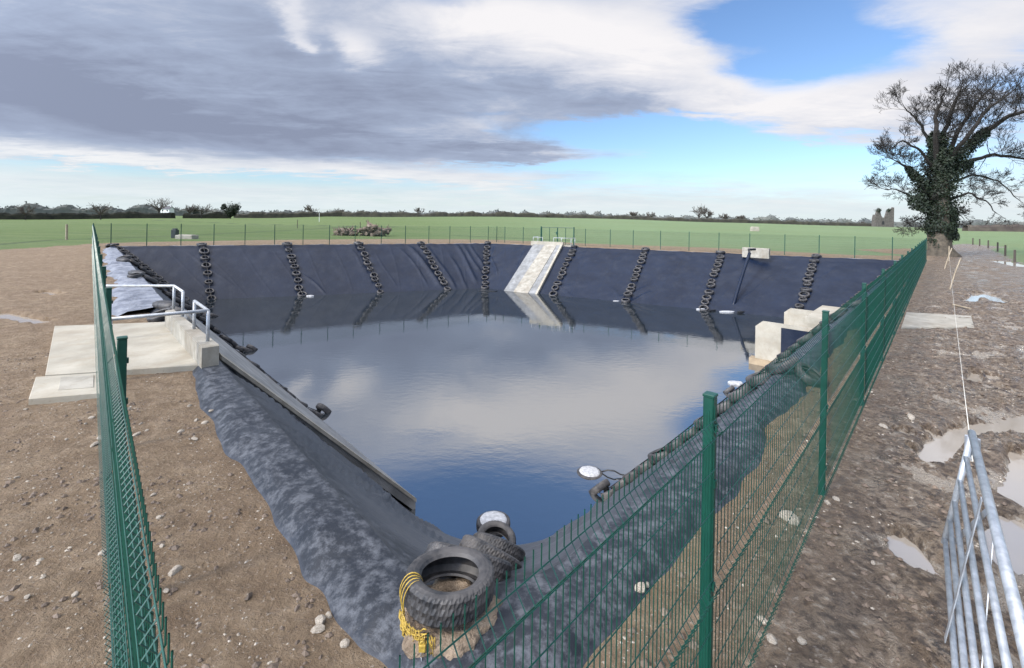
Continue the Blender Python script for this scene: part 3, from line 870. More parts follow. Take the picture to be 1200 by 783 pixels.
# floating foam-filled tyres and foam blocks
def float_tyre(p, sc, label):
    root = empty('float_tyre', p, label, 'tyre float', 'foam filled tyres floating on the water')
    shared('tyre', TYD[0], root, Matrix.Translation((0, 0, 0.04*sc)) @ Matrix.Diagonal((sc, sc, sc*0.9, 1)))
    mb = MB(); n = 32
    for rr2, z in ((0.0, 0.165), (0.12, 0.168), (0.2, 0.16), (0.262, 0.15), (0.285, 0.10)):
        for i in range(n):
            a = 2*math.pi*i/n; w_ = 1+0.02*noise.noise(Vector((math.cos(a)*2, math.sin(a)*2, sc)))
            mb.v.append(Vector((rr2*w_*math.cos(a)*sc, rr2*w_*math.sin(a)*sc, z*sc+0.006*noise.noise(Vector((rr2*9*math.cos(a), rr2*9*math.sin(a), 1))))))
    for j in range(4):
        for i in range(n):
            i2 = (i+1) % n; mb.face(j*n+i, (j+1)*n+i, (j+1)*n+i2, j*n+i2)
    mb.build('foam_filling', 'white_foam', root, smooth=True)
    return root
float_tyre(PD(578, 617, 8.6), 0.9, 'foam filled tyre at the foot of the near corner tyres')
q = P(691, 554, WZ)
float_tyre(Vector((q.x, q.y, WZ-0.11)), 1.06, 'low floating foam disc alone on the open water by the right bank')
def floe(p, lx, ly, h, label, name='foam_block', mat='white_foam', grp='foam floats at the feet of the ladders', rz=0.0):
    mb = MB(); n = 14; rq = random.Random(int(p.x*10))
    w = [1+rq.uniform(-.18, .18) for _ in range(n)]
    for z, s_ in ((-0.05, 0.95), (h*0.7, 1.0), (h, 0.82)):
        for i in range(n):
            a = 2*math.pi*i/n; x = lx*w[i]*s_*math.cos(a); y = ly*w[i]*s_*math.sin(a)
            mb.v.append(Vector((x*math.cos(rz)-y*math.sin(rz), x*math.sin(rz)+y*math.cos(rz), z)))
    for j in range(2):
        for i in range(n):
            i2 = (i+1) % n; mb.face(j*n+i, j*n+i2, (j+1)*n+i2, (j+1)*n+i)
    mb.face(*[2*n+i for i in range(n)])
    o = mb.build(name, mat); o.location = (p.x, p.y, WZ)
    return tag(o, label, name.replace('_', ' '), grp)
floe(P(364, 347.5, WZ), 0.32, 0.16, 0.1, 'small white foam piece at the foot of the third left ladder')
o_ = floe(P(570.5, 335, WZ), 0.34, 0.3, 0.6, 'upright white foam lump at the foot of the corner ladder')
floe(P(572, 341.5, WZ), 0.95, 0.16, 0.06, 'dark floating plank at the foot of the corner ladder', 'floating_plank', 'black_pipe', None, 0.0)
floe(P(640, 341.8, WZ), 0.7, 0.12, 0.08, 'thin white foam strip between the chute and its ladder')
floe(P(724, 353, WZ), 0.5, 0.08, 0.05, 'thin white foam sliver left of the middle right ladder')
floe(P(821, 363, WZ), 0.32, 0.12, 0.1, 'short white foam piece left of the ladder by the black pipe')
floe(P(852, 366, WZ), 0.55, 0.2, 0.1, 'long white foam piece between ladder and black pipe')
floe(P(868, 367, WZ), 0.42, 0.2, 0.16, 'black float at the foot of the slanting pipe', 'pipe_float', 'black_pipe', None, 0.4)
floe(P(835, 364.8, WZ), 0.45, 0.08, 0.12, 'small black float right of the ladder by the black pipe', 'pipe_float', 'black_pipe', None, 0.5)
floe(P(862, 450, WZ), 0.32, 0.2, 0.09, 'low white foam piece against the right bank before the inlet')
# loose hose near the float
mb = MB(); hp = [P(705, 553, WZ+0.02), P(712, 551, WZ+0.1), P(720, 552, WZ+0.12), P(727, 556, WZ+0.06), P(738, 558, WZ+0.05)]
mb.tube([lerp(hp[i], hp[i+1], t) for i in range(4) for t in (0, .5)]+[hp[-1]], 0.02, 6)
tag(mb.build('hose', 'black_pipe', smooth=True), 'thin black hose curling from the bank towards the floating disc', 'hose')

# black pipe down right far bank with concrete block behind
pt = P(880, 292, 0.6); pb = P(857.5, 364, WZ)
mb = MB(); a_ = lz(P(878, 303).x, P(878, 303).y)[0]
ptop = Vector((a_.x, a_.y, 0.45)); pts = [lerp(ptop, pb+Vector((0, 0, 0.1)), t/8)+Vector((0, -0.05, 0.12*math.sin(math.pi*t/8))) for t in range(9)]
pipe_root = empty('suction_pipe', ptop, 'thick dark pipe slanting down the right far bank from the concrete block', 'pipe')
mb.tube([p-ptop for p in pts], 0.13, 12); mb.build('pipe', 'pond_liner', pipe_root, smooth=True)
mb = MB(); mb.tube([Vector((0, 0, -0.5)), Vector((0, 0, 0.12)), Vector((0.15, 0.4, 0.3)), Vector((0.9, 0.8, 0.3))], 0.1, 10); mb.build('elbow', 'black_pipe', pipe_root, smooth=True)
def obox(p, q, depth, z0, z1, name, mat, label=None, cat=None, parent=None, bev=0.02):
    """box whose front runs p->q, going depth to the left-hand side (away)"""
    p = Vector(p[:2]); q = Vector(q[:2]); d = q-p; a = math.atan2(d.y, d.x)
    mb = MB(); mb.box((0, 0, 0), (d.length, depth, z1-z0), bev=bev)
    o = mb.build(name, mat, parent)
    M = Matrix.Translation((p.x, p.y, z0)) @ Matrix.Rotation(a, 4, 'Z')
    if parent: M = parent.matrix_basis.inverted() @ M
    o.matrix_local = M
    if label: tag(o, label, cat)
    return o
obox(P(869.5, 300), P(901, 302), 0.4, -0.1, 0.8, 'concrete_block', 'concrete', 'pale concrete block behind the top of the slanting pipe', 'concrete block')

# ------------------------------------------------------------------ far chute, platform and rails
ra, rb = rimp(625, 288), rimp(657, 290); rc, rd = footp(592, 334.5), footp(629, 338.8)
ra.z = rb.z = 0.1
root = empty('concrete_chute', (ra+rb)/2, 'pale concrete chute running down the far bank beneath the green gate', 'chute', 'concrete chutes into the lagoon')
o0 = root.location.copy()
def slabq(a, b_, c_, d_, th, lift):
    """a,b top edge; c,d bottom edge (c under a)"""
    up = Vector((0, 0, lift)); mb = MB(); n = Vector((0, 0, -th))
    A, B, C_, D_ = [Vector(v)-o0+up for v in (a, b_, c_, d_)]
    mb.prism([C_+n, D_+n, B+n, A+n], [C_, D_, B, A]); return mb
LF = 0.16
ext_ = lambda t, b_: b_+(b_-t)*0.2
slabq(ra, rb, ext_(ra, rc), ext_(rb, rd), 0.45, LF).build('chute_slab', 'concrete_wet', root)
m0 = lambda t: lerp(ra, rb, t); m1 = lambda t: lerp(ext_(ra, rc), ext_(rb, rd), t)
slabq(m0(.42), m0(.86), m1(.30), m1(.76), 0.05, LF+0.04).build('channel_strip', 'concrete', root)
slabq(m0(1.0), m0(1.07), m1(1.0), m1(1.06), 0.5, LF+0.12).build('edge_kerb', 'concrete_pale', root)
pd = (rb-ra); pd.z = 0; pdn = pd.normalized(); bk = Vector((-pdn.y, pdn.x, 0))
mb = MB(); 
A = ra-o0; B = rb-o0
pla = [A-pdn*0.3, B+pdn*1.4, B+pdn*1.4+bk*2.2, A-pdn*0.3+bk*2.2]
mb.prism([v+Vector((0, 0, -0.3)) for v in pla], [v+Vector((0, 0, 0.08)) for v in pla]); mb.build('landing', 'concrete', root)
pla = [A-pdn*0.3+bk*0.02, B+pdn*0.25+bk*0.02, B+pdn*0.25+bk*0.42, A-pdn*0.3+bk*0.42]
mb = MB(); mb.prism([v+Vector((0, 0, 0.083)) for v in pla], [v+Vector((0, 0, 0.5)) for v in pla]); mb.build('parapet', 'concrete_pale', root)
def rail(name, pts, posts, z_top, z_bot, label, r=0.03, mat='rail_steel', grp=None):
    p0 = Vector(pts[0]); root = empty(name, p0, label, 'handrail', grp)
    mb = MB(); mb.tube([Vector(p)-p0 for p in pts], r, 8); mb.build('top_rail', mat, root, smooth=True)
    for q, zb in posts:
        mb = MB(); mb.tube([Vector((q[0], q[1], zb))-p0, Vector((q[0], q[1], q[2]))-p0], r*0.95, 8); mb.build('upright', mat, root, smooth=True)
    return root
zt = 1.05
w0 = ra+bk*0.2-pdn*0.1; w1 = ra+bk*0.2+pdn*1.0
c1 = Vector((w0.x, w0.y, zt)); c2 = Vector((w1.x, w1.y, zt)); c3 = c2+bk*1.5
rail('handrail', [c1+bk*1.5, c1, c2], [(c1, .5), (c2, .5), (c1+bk*1.5, 0.15)], zt, 0.5, 'pale handrail left of the far gate above the chute', 0.03, grp='galvanised handrails at the chutes')
w0 = ra+bk*0.2+pdn*2.3; w1 = rb+bk*0.2+pdn*1.1
c1 = Vector((w0.x, w0.y, zt)); c2 = Vector((w1.x, w1.y, zt))
rail('handrail', [c1, c2, c2+bk*1.5], [(c1, .5), (lerp(c1, c2, .45), .5), (c2, .15), (c2+bk*1.5, .15)], zt, 0.5, 'pale handrail in front of the far gate above the chute', 0.03, grp='galvanised handrails at the chutes')

# ------------------------------------------------------------------ near landing, parapet, chute and rails
sroot = empty('concrete_landing', P(150, 410, 0), 'wide pale concrete landing crossed by the left fence', 'landing')
zs = 0.11
def poly_slab(pts, z0, z1, name, mat, root, inset=0.012):
    o_ = root.location
    T = [Vector((p[0], p[1], z1))-o_ for p in pts]; Bm = [Vector((p[0], p[1], z0))-o_ for p in pts]
    c_ = sum(T, Vector())/len(T)
    mid_ = [v+Vector((0, 0, -inset)) for v in T]; top_ = [v+(c_-v).normalized()*inset*1.4 for v in T]
    mb = MB(); n = len(T)
    mb.v = Bm+mid_+top_
    for r_ in range(2):
        for k in range(n):
            k2 = (k+1) % n; mb.face(r_*n+k, r_*n+k2, r_*n+n+k2, r_*n+n+k)
    mb.face(*[2*n+k for k in range(n)]); mb.face(*[k for k in range(n)][::-1])
    return mb.build(name, mat, root)
SA, SB, SC_, SD = P(53, 439, zs), P(238, 427, zs), P(196, 377, zs), P(64, 382, zs)
poly_slab([SA, SB, SC_, SD], -0.1, zs, 'slab', 'concrete_pale', sroot)
# parapet
pa_, pb_ = P(238, 427, zs), P(257, 424, zs)
q0 = P(236.5, 407, 0.5); q1 = P(257, 404, 0.5); q2 = P(203, 362.5, 0.5); q3 = P(193.5, 364, 0.5)
poly_slab([q0, q1, q2, q3], -0.4, 0.5, 'parapet', 'concrete', sroot, 0.02)
s2 = empty('access_cover_slab', P(80, 452, 0), 'small pale concrete slab with a square lid beside the left fence', 'slab')
za_ = 0.10
cA, cB, cC, cD = P(33.5, 467, za_), P(119, 460, za_), P(119, 436.5, za_), P(42, 441.5, za_)
poly_slab([cA, cB, cC, cD], -0.1, za_, 'slab', 'concrete_pale', s2)
def bil(u, v): return lerp(lerp(cA, cB, u), lerp(cD, cC, u), v)
poly_slab([bil(.38, .25), bil(.88, .25), bil(.88, .85), bil(.38, .85)], za_+0.001, za_+0.012, 'lid', 'concrete', s2, 0.004)
# near chute
ca, cb = P(258, 421, 0.05), P(213, 376, 0.05)
ce, cf = P(487, 589, WZ+0.15), P(402, 528, WZ+0.15)
cb.z += 0.28; cf.z += 0.28
root = empty('concrete_chute', ca, 'grey wet concrete chute from the railed landing into the water', 'chute', 'concrete chutes into the lagoon')
o0 = root.location.copy()
slabq(cb, ca, cf, ce, 0.32, 0.10).build('chute_slab', 'concrete_wet', root)
m0 = lambda t: lerp(cb, ca, t); m1 = lambda t: lerp(cf, ce, t)
slabq(m0(0.97), m0(1.03), m1(0.975), m1(1.01), 0.09, 0.113).build('edge_kerb', 'concrete', root)
zr = 1.1
ga_ = P(117.5, 335, zr); gb_ = P(204, 335, zr); gc_ = P(214.5, 342, zr)
rail('handrail', [ga_, gb_, gc_], [(gb_, .5), (gc_, .5)], zr, .5, 'galvanised handrail on the far end of the landing parapet', 0.034, grp='galvanised handrails at the chutes')
ha_ = P(129, 374, zr); hb_ = P(244, 364, zr); hc_ = P(228, 353, zr)
rail('handrail', [ha_, hb_, hc_], [(ha_, .12), (hb_, .5), (hc_, .5)], zr, .5, 'galvanised handrail on the near end of the landing parapet', 0.034, grp='galvanised handrails at the chutes')
# dark coping lumps on the rim past the landing (ballast tyres' tops, sandbags)
for (x, y, lab) in ((144, 307, 'dark sandbag on the felt sheet, farthest along the rim'), (160, 323, 'dark sandbag on the felt sheet, middle of the three'), (194, 362, 'dark sandbag against the end of the parapet')):
    p = P(x, y, 0.1); mb = MB(); n = 12
    for j, (zz, s_) in enumerate(((0, .8), (0.08, 1), (0.17, .95), (0.23, .6))):
        for i in range(n):
            a = 2*math.pi*i/n
            mb.v.append(Vector((0.5*s_*math.copysign(abs(math.cos(a))**.6, math.cos(a)), 0.2*s_*math.copysign(abs(math.sin(a))**.6, math.sin(a)), zz+0.015*noise.noise(Vector((i, j, x)))))) 
    for j in range(3):
        for i in range(n):
            i2 = (i+1) % n; mb.face(j*n+i, j*n+i2, j*n+n+i2, j*n+n+i)
    mb.face(*[3*n+i for i in range(n)])
    o = mb.build('sandbag', 'tyre_rubber', smooth=True); o.location = (p.x, p.y, 0.1); o.rotation_euler = (0, 0, R(-25)); tag(o, lab, 'sandbag', 'dark sandbags along the left rim')

# ------------------------------------------------------------------ right concrete inlet
E1 = P(882, 426, WZ); E2 = P(917, 405, WZ)
od = Vector((-nR[0], -nR[1], 0))   # towards the rim
sd = Vector((rdir.x, rdir.y, 0))
iroot = empty('concrete_inlet', E1, 'pale concrete inlet box with two wing walls behind the right fence', 'concrete inlet')
def wing(E, length, th, zt0, zb, name, lab=None):
    # side outline with a cut corner, extruded along the bank
    A = E-iroot.location; mb = MB()
    prof = [(0, zb), (length, zb), (length, zt0), (0.28, zt0), (0, zt0-0.25)]
    f0 = [A+od*x+Vector((0, 0, z-WZ)) for x, z in prof]; f1 = [v+sd*th for v in f0]
    n = len(prof); mb.v = f0+f1
    mb.face(*range(n)); mb.face(*[n+i for i in range(n)][::-1])
    for k in range(n):
        k2 = (k+1) % n; mb.face(k, n+k, n+k2, k2)
    return mb.build(name, 'concrete_pale', iroot)
e1 = P(886, 372, -1.85); e1 = Vector((e1.x, e1.y, WZ))
wing(E1+od*0.1, 5.6, 0.28, -1.85, WZ+0.12, 'wing_wall')
e2 = P(919, 361, -1.85)
wing(Vector((e2.x, e2.y, WZ)), 5.6, 0.28, -1.85, WZ, 'wing_wall')
# pier face at the near end
def quad_block(p, l_od, l_sd, z0, z1, name, mat):
    A = Vector((p.x, p.y, 0))-Vector((iroot.location.x, iroot.location.y, iroot.location.z)); mb = MB()
    c_ = [A, A+od*l_od, A+od*l_od+sd*l_sd, A+sd*l_sd]
    mb.prism([v+Vector((0, 0, z0)) for v in c_], [v+Vector((0, 0, z1)) for v in c_]); return mb.build(name, mat, iroot)
quad_block(E1-od*0.15-sd*0.12, 1.15, 0.5, WZ-0.3, WZ+0.3, 'footing', 'concrete_stain')
Lc = MB(); 
p0 = E1+od*1.25-sd*0.03
quad_block(p0, 4.4, 0.028, WZ-0.2, -2.0, 'liner_apron', 'pond_liner')
p1 = P(943, 371, -1.55)
quad_block(p1, 3.9, 4.6, -1.845, -1.55, 'cover_slab', 'concrete_pale')
# slab on the bank outside the fence
oa, ob, oc_, od_ = P(1062, 366, 0.04), P(1138, 371, 0.03), P(1142, 384, 0.03), P(1056, 384, 0.04)
s3 = empty('concrete_path_slab', oc_, 'muddy cream concrete slab on the ground outside the right fence', 'slab')
poly_slab([od_, oc_, ob, oa], -0.15, 0.05, 'slab', 'concrete', s3)

# ------------------------------------------------------------------ field gate, bottom right
gA = P(1139, 508, 1.2); gB = P(1212, 800, 1.2); gdir = (gB-gA); gdir.z = 0; gl = 3.4; gdn = gdir.normalized()
groot = empty('field_gate', (gA.x, gA.y, 0.05), 'galvanised tubular field gate standing open on the mud', 'gate')
def gp(s_, z, off=0.0): return gdn*s_+Vector((0, 0, z-0.05))+Vector((-gdn.y, gdn.x, 0))*(off-0.16*(1.2-z))
for z in (0.2, 0.38, 0.56, 0.76, 0.98):
    mb = MB(); mb.tube([gp(0.0, z), gp(gl, z)], 0.019, 12); mb.build('bar', 'galvanised', groot, smooth=True)
mb = MB(); mb.tube([gp(-0.02, 1.2), gp(gl, 1.2)], 0.028, 16); mb.build('top_rail', 'galvanised', groot, smooth=True)
for s_ in (0.0, gl):
    mb = MB(); mb.tube([gp(s_, 0.16), gp(s_, 1.18)], 0.024, 12); mb.build('upright', 'galvanised', groot, smooth=True)
def flatbar(a, b_, w, t_, name):
    mb = MB(); d = (b_-a); L3 = d.length; z = d.normalized(); x = Vector((-gdn.y, gdn.x, 0)); y = z.cross(x)
    M = Matrix((x, y, z)).transposed().to_4x4(); M = Matrix.Translation(a) @ M
    mb.box((-t_/2, -w/2, 0), (t_/2, w/2, L3), M); return mb.build(name, 'galvanised', groot)
flatbar(gp(0.05, 0.18, 0.034), gp(1.3, 1.16, 0.034), 0.05, 0.006, 'brace')
flatbar(gp(1.35, 0.16, -0.034), gp(1.35, 1.2, -0.034), 0.06, 0.006, 'strut')
flatbar(gp(2.4, 0.18, 0.034), gp(1.4, 1.16, 0.034), 0.05, 0.006, 'brace')
# latch on the end
mb = MB(); M = Matrix.Translation(gp(-0.07, 1.07, 0.03)) 
mb.box((-0.03, -0.05, -0.09), (0.03, 0.05, 0.08), M, bev=0.006)
mb.tube([gp(-0.1, 1.14, 0.03), gp(-0.1, 0.92, 0.03)], 0.012, 8)
mb.tube([gp(-0.16, 1.10, 0.03), gp(0.03, 1.10, 0.03)], 0.012, 8); mb.tube([gp(-0.16, 0.98, 0.03), gp(0.03, 0.98, 0.03)], 0.012, 8)
mb.build('latch', 'galvanised', groot, smooth=False)

# string from the gate to a stake by the tree
st0 = Vector((gA.x, gA.y, 1.0))+gdn*0.12; 
stk = P(1112, 306, 0); st1 = Vector((stk.x, stk.y, 0.9))
mb = MB(); mb.tube([lerp(st0, st1, t/16)+Vector((0, 0, -0.35*math.sin(math.pi*t/16))) for t in range(17)], 0.0035, 5)
tag(mb.build('string', 'white_string', smooth=True), 'long pale string stretched from the field gate to a stake by the tree', 'string')
def stake(p, h, w, label, lean=(0, 0), mat='wood_stake', grp=None, name='wooden_stake'):
    mb = MB(); mb.tube([Vector((0, 0, -0.2)), Vector((lean[0]*0.5, lean[1]*0.5, h*0.5)), Vector((lean[0], lean[1], h))], [w, w*0.97, w*0.92], 6)
    o = mb.build(name, mat); o.location = (p.x, p.y, gz(p.x, p.y)); return tag(o, label, 'stake', grp)
stake(stk, 1.35, 0.05, 'pale wooden stake holding the string beside the tree trunk')
stake(P(1106, 315, 0), 1.5, 0.035, 'thin pale stake leaning in the mud before the tree', (0.75, 0.2))
o = stake(P(1112, 340, 0), 1.5, 0.03, 'thin pale stick leaning by the string nearer the camera', (0.45, -0.1))
mb = MB(); a_ = P(1117, 357, 0.05); b_ = P(1138, 362, 0.06); mb.tube([Vector((0, 0, 0)), b_-a_], 0.035, 6)
o = mb.build('wooden_plank', 'wood_stake'); o.location = a_; tag(o, 'pale stick lying flat on the mud by the string', 'stick')
for i, (x, y, h) in enumerate(((1140, 285, 1.2), (1148, 286.5, 1.2), (1158, 289, 1.2), (1169, 293, 1.2), (1178, 298, 1.2), (1189, 305, 1.2))):
    stake(P(x, y+2, 0), 1.2, 0.09, 'low dark post lining the right hand field beyond the track', mat='hedge_brown', grp='dark posts along the track field', name='field_post')
stake(P(78, 281, 0), 1.6, 0.11, 'pale marker post in the field left of the fence', name='marker_post')
for (x, y, lab) in ((348.5, 268, 'lone thin post in the field left of the log heap'), (374, 263, 'tall thin white post far out in the field'), (422, 273, 'thin post just behind the log heap')):
    stake(P(x, y, 0), 1.9 if x != 374 else 3.2, 0.07, lab, mat='hedge_brown' if x != 374 else 'white_render', name='marker_post')
p = P(205, 279, 0); mb = MB(); mb.box((-.3, -.3, 0), (.3, .3, 1.0), bev=.04); mb.box((-.2, -.2, 1.001), (.2, .2, 1.15), bev=.03); o = mb.build('marker_drum', 'black_pipe'); o.location = p; tag(o, 'small black drum standing in the grass behind the left far fence', 'drum')
p = P(219, 280, 0); mb = MB(); mb.box((-1.0, -.6, 0), (1.0, .6, .45), bev=.05); mb.box((-.75, -.4, .451), (.75, .4, .5), bev=.02); o = mb.build('concrete_trough', 'concrete'); o.location = p; tag(o, 'low brownish concrete trough in the grass beside the black drum', 'trough')
p = PD(884.5, 269.5, 150); mb = MB(); mb.box((-1.2, -.6, -1.5), (1.2, .6, 0.9), bev=.1); mb.box((-1.0, -.45, .901), (1.0, .45, 1.02), bev=.04); o = mb.build('concrete_trough', 'concrete_pale'); o.location = p; tag(o, 'pale trough far out in the right hand part of the field', 'trough')

# ------------------------------------------------------------------ log heap behind the fence
hr = random.Random(21)
LG = 'logs and stumps heaped in the field'
mb0 = P(425, 276.5, 0)
def log_mesh(seed):
    rq = random.Random(seed); mb = MB(); n = 9
    L3 = rq.uniform(1.2, 2.4); r0 = rq.uniform(0.16, 0.34); pts = []; rad = []
    for i in range(6):
        pts.append(Vector((L3*(i/5-0.5), rq.uniform(-.06, .06), rq.uniform(-.06, .06)))); rad.append(r0*rq.uniform(.75, 1.15))
    mb.tube(pts, rad, n)
    for k in range(5):
        a = rq.uniform(0, 6.28); e = pts[-1]; q = e+Vector((rq.uniform(0, .5), math.cos(a)*rq.uniform(.3, .8), math.sin(a)*rq.uniform(.3, .8)))
        mb.tube([pts[-2], (e+q)/2, q], [r0*.5, r0*.25, .03], 5)
    o = mb.build('log', 'log_wood'); me_ = o.data; bpy.data.objects.remove(o); return me_
LM = [log_mesh(k) for k in range(5)]
for k in range(34):
    t = hr.uniform(-1, 1); hx = 3.6*t; hz_ = (0.25+hr.random()*(0.5+0.75*math.exp(-((t-0.35)/0.5)**2)))
    o = bpy.data.objects.new('log', LM[k % 5]); COL.objects.link(o)
    o.location = (mb0.x+hx, mb0.y+hr.uniform(-1.1, 1.1), hz_); o.rotation_euler = (hr.uniform(0, 6), hr.uniform(-.5, .5), hr.uniform(0, 6))
    tag(o, 'brown log among the heap of logs and roots in the field', 'log', LG)

# ------------------------------------------------------------------ trees
def grow(mb, p, d, r, L3, depth, rq, droop=0.0, nseg=3, rmin=0.012):
    pts = [p]; rad = [r]; q = p.copy(); dd = d.normalized()
    for i in range(nseg):
        dd = (dd+Vector((rq.uniform(-.17, .17), rq.uniform(-.17, .17), rq.uniform(-.1, .17)-droop))).normalized()
        q = q+dd*L3/nseg; pts.append(q.copy()); rad.append(max(rmin, r*(1-0.55*(i+1)/nseg)))
    mb.tube(pts, rad, 5 if r > 0.08 else 3, cap=False)
    if depth <= 0: return
    nch = rq.choice((3, 3, 4)) if depth > 1 else rq.choice((2, 3, 4))
    for k in range(nch):
        t = rq.uniform(0.3, 1.0) if k else 1.0
        f = t*nseg; i = min(int(f), nseg-1); b_ = pts[i].lerp(pts[i+1], f-i)
        ax = Vector((rq.uniform(-1, 1), rq.uniform(-1, 1), rq.uniform(-0.5, 1))).normalized()
        nd = (dd*0.95+ax*0.8).normalized()
        grow(mb, b_, nd, max(rmin, rad[i]*rq.uniform(.42, .62)), L3*rq.uniform(.55, .82), depth-1, rq, droop, nseg, rmin)
def leaves(mb, pts, r0, count, size, rq, vert=1.0):
    for _ in range(count):
        f = rq.random()*(len(pts)-1); i = int(f); c_ = pts[i].lerp(pts[i+1], f-i); rad = r0[i]+(r0[i+1]-r0[i])*(f-i)
        v = Vector((rq.gauss(0, 1), rq.gauss(0, 1), rq.gauss(0, 1)*vert)).normalized()*rad*rq.uniform(.55, 1.12)
        lump = 1+0.75*noise.noise((c_+v)*0.8)
        c2 = c_+v*lump
        n_ = (v.normalized()+Vector((rq.uniform(-.9, .9), rq.uniform(-.9, .9), rq.uniform(-.4, .9)))).normalized()
        a = n_.orthogonal().normalized(); a = Matrix.Rotation(rq.uniform(0, 6.28), 3, n_) @ a; b_ = n_.cross(a)
        s_ = size*rq.uniform(.6, 1.3); k = len(mb.v)
        mb.v += [c2-a*s_, c2-b_*s_*.6, c2+a*s_, c2+b_*s_*.6]; mb.face(k, k+1, k+2, k+3)
TD = 49.0; KB = .62
tbase = P(1104, 300, 0); tb = Vector((tbase.x, tbase.y, 0))
troot = empty('ivy_tree', tb, 'tall bare winter tree with ivy clad trunk at the end of the fence', 'tree')
rq = random.Random(11)
def T(x, y, off=0.0): return PD(x, y, tb.y+off)-tb
tm = MB()
def limb(ptpx, r0, r1, n_br, depth, blen, offs=None, droop=0.0):
    n = len(ptpx); pts = [T(x, y, o) for x, y, o in ptpx]
    # subdivide
    fine_ = []; rad = []; r0 *= .72; r1 *= .7
    for i in range(n-1):
        for q in range(4):
            t = (i+q/4)/(n-1); fine_.append(pts[i].lerp(pts[i+1], q/4)+Vector((rq.uniform(-.1, .1), rq.uniform(-.1, .1), rq.uniform(-.08, .08)))*(q > 0)); rad.append(lerp(r0, r1, t))
    fine_.append(pts[-1]); rad.append(r1)
    tm.tube(fine_, rad, 8, cap=False)
    for k in range(int(n_br*1.35)):
        t = rq.uniform(0.2, 1.0)**.8; f = t*(len(fine_)-1); i = min(int(f), len(fine_)-2); b_ = fine_[i].lerp(fine_[i+1], f-i)
        d = (fine_[i+1]-fine_[i]).normalized()
        ax = Vector((rq.uniform(-1, 1), rq.uniform(-1, 1), rq.uniform(-.6, 1.0))).normalized()
        grow(tm, b_, d*0.6+ax, max(0.03, rad[i]*0.3), blen*KB*rq.uniform(.7, 1.2), depth+1, rq, droop)
    grow(tm, fine_[-1], fine_[-1]-fine_[-2], r1*.8, blen*KB, depth+1, rq, droop)
limb([(1101, 200, 0), (1105, 165, .5), (1117, 125, .3), (1125, 106, 0)], .42, .12, 8, 3, 2.3)
limb([(1100, 205, 0), (1096, 160, -1), (1098, 130, -1.5), (1106, 110, -2)], .40, .10, 8, 3, 2.3)
limb([(1108, 210, 0), (1122, 183, -.5), (1150, 158, -1), (1182, 136, -1.5), (1215, 128, -2), (1240, 120, -2)], .5, .13, 13, 3, 2.5)
limb([(1110, 205, 0), (1133, 190, 1.5), (1165, 181, 2.5), (1200, 186, 3), (1235, 200, 3)], .36, .1, 10, 3, 2.3, droop=.03)
limb([(1106, 195, 0), (1122, 155, 2), (1143, 122, 3), (1160, 105, 3)], .38, .11, 9, 3, 2.4)
limb([(1106, 195, 0), (1130, 165, -2.5), (1160, 125, -3.5), (1185, 108, -4)], .34, .10, 9, 3, 2.4)
limb([(1098, 190, 0), (1086, 160, 1.5), (1072, 137, 2), (1062, 128, 2)], .28, .08, 7, 3, 2.0)
limb([(1096, 238, 0), (1080, 216, -.5), (1064, 197, -.8), (1048, 188, -1)], .36, .07, 9, 3, 1.9)
limb([(1096, 200, 0), (1078, 176, -1), (1058, 165, -1.5), (1047, 172, -2)], .22, .06, 7, 3, 1.7)
limb([(1095, 240, 0), (1072, 232, .5), (1050, 222, .8), (1037, 222, 1)], .2, .05, 7, 3, 1.6, droop=.05)
limb([(1112, 235, 0), (1135, 226, -.5), (1155, 235, -1), (1168, 250, -1)], .18, .05, 6, 3, 1.4, droop=.08)
limb([(1095, 255, 0), (1078, 256, .4), (1064, 262, .6)], .12, .04, 6, 3, 1.2, droop=.04)
limb([(1112, 215, 0), (1140, 205, 1.5), (1170, 212, 2), (1195, 235, 2)], .2, .05, 7, 3, 1.8, droop=.08)
limb([(1108, 250, 0), (1122, 250, .4), (1130, 258, .6)], .1, .03, 5, 3, 1.1)
tm.build('crown', 'bark', troot)
mb = MB()
tp = [T(1103, 302), T(1102, 290), T(1100, 262), T(1101, 230), T(1103, 200)]; tr_ = [1.75, 1.25, 0.95, .8, .55]
b0 = len(mb.v); mb.tube([tp[0].lerp(tp[1], q/3) for q in range(3)]+tp[1:], [1.45, 1.2, 1.1, 1.05, .9, .8, .55], 18)
for i, v in enumerate(mb.v):
    k = noise.noise(Vector((v.x*1.5, v.y*1.5, v.z*0.5)))
    c_ = Vector((T(1102, 280).x, 0, v.z)); dd = Vector((v.x-c_.x, v.y, 0)); v += dd*0.28*k*(1.4 if v.z < 2 else .6)
mb.build('trunk', 'trunk_bark', troot, smooth=True)
mb = MB(); rq2 = random.Random(4)
leaves(mb, [T(1098, 282), T(1098, 262), T(1099, 235), T(1101, 205), T(1099, 180), T(1097, 160)], [.85, 1.25, 1.4, 1.5, 1.15, .55], 17000, .12, rq2)
leaves(mb, [T(1118, 278), T(1112, 262), T(1115, 240)], [.4, .8, 1.0], 2600, .12, rq2)
leaves(mb, [T(1085, 245), T(1073, 230)], [1.1, .8], 1500, .12, rq2)
leaves(mb, [T(1108, 210), T(1122, 183, -.5), T(1150, 158, -1), T(1158, 152, -1)], [1.3, 1.0, .6, .3], 4200, .12, rq2)
leaves(mb, [T(1094, 232), T(1080, 214, -.5), T(1064, 197, -.8)], [1.1, .7, .3], 2000, .12, rq2)
leaves(mb, [T(1110, 208), T(1128, 196, 1), T(1138, 190, 1.5)], [.9, .6, .25], 1000, .12, rq2)
mb.build('ivy', 'ivy', troot)

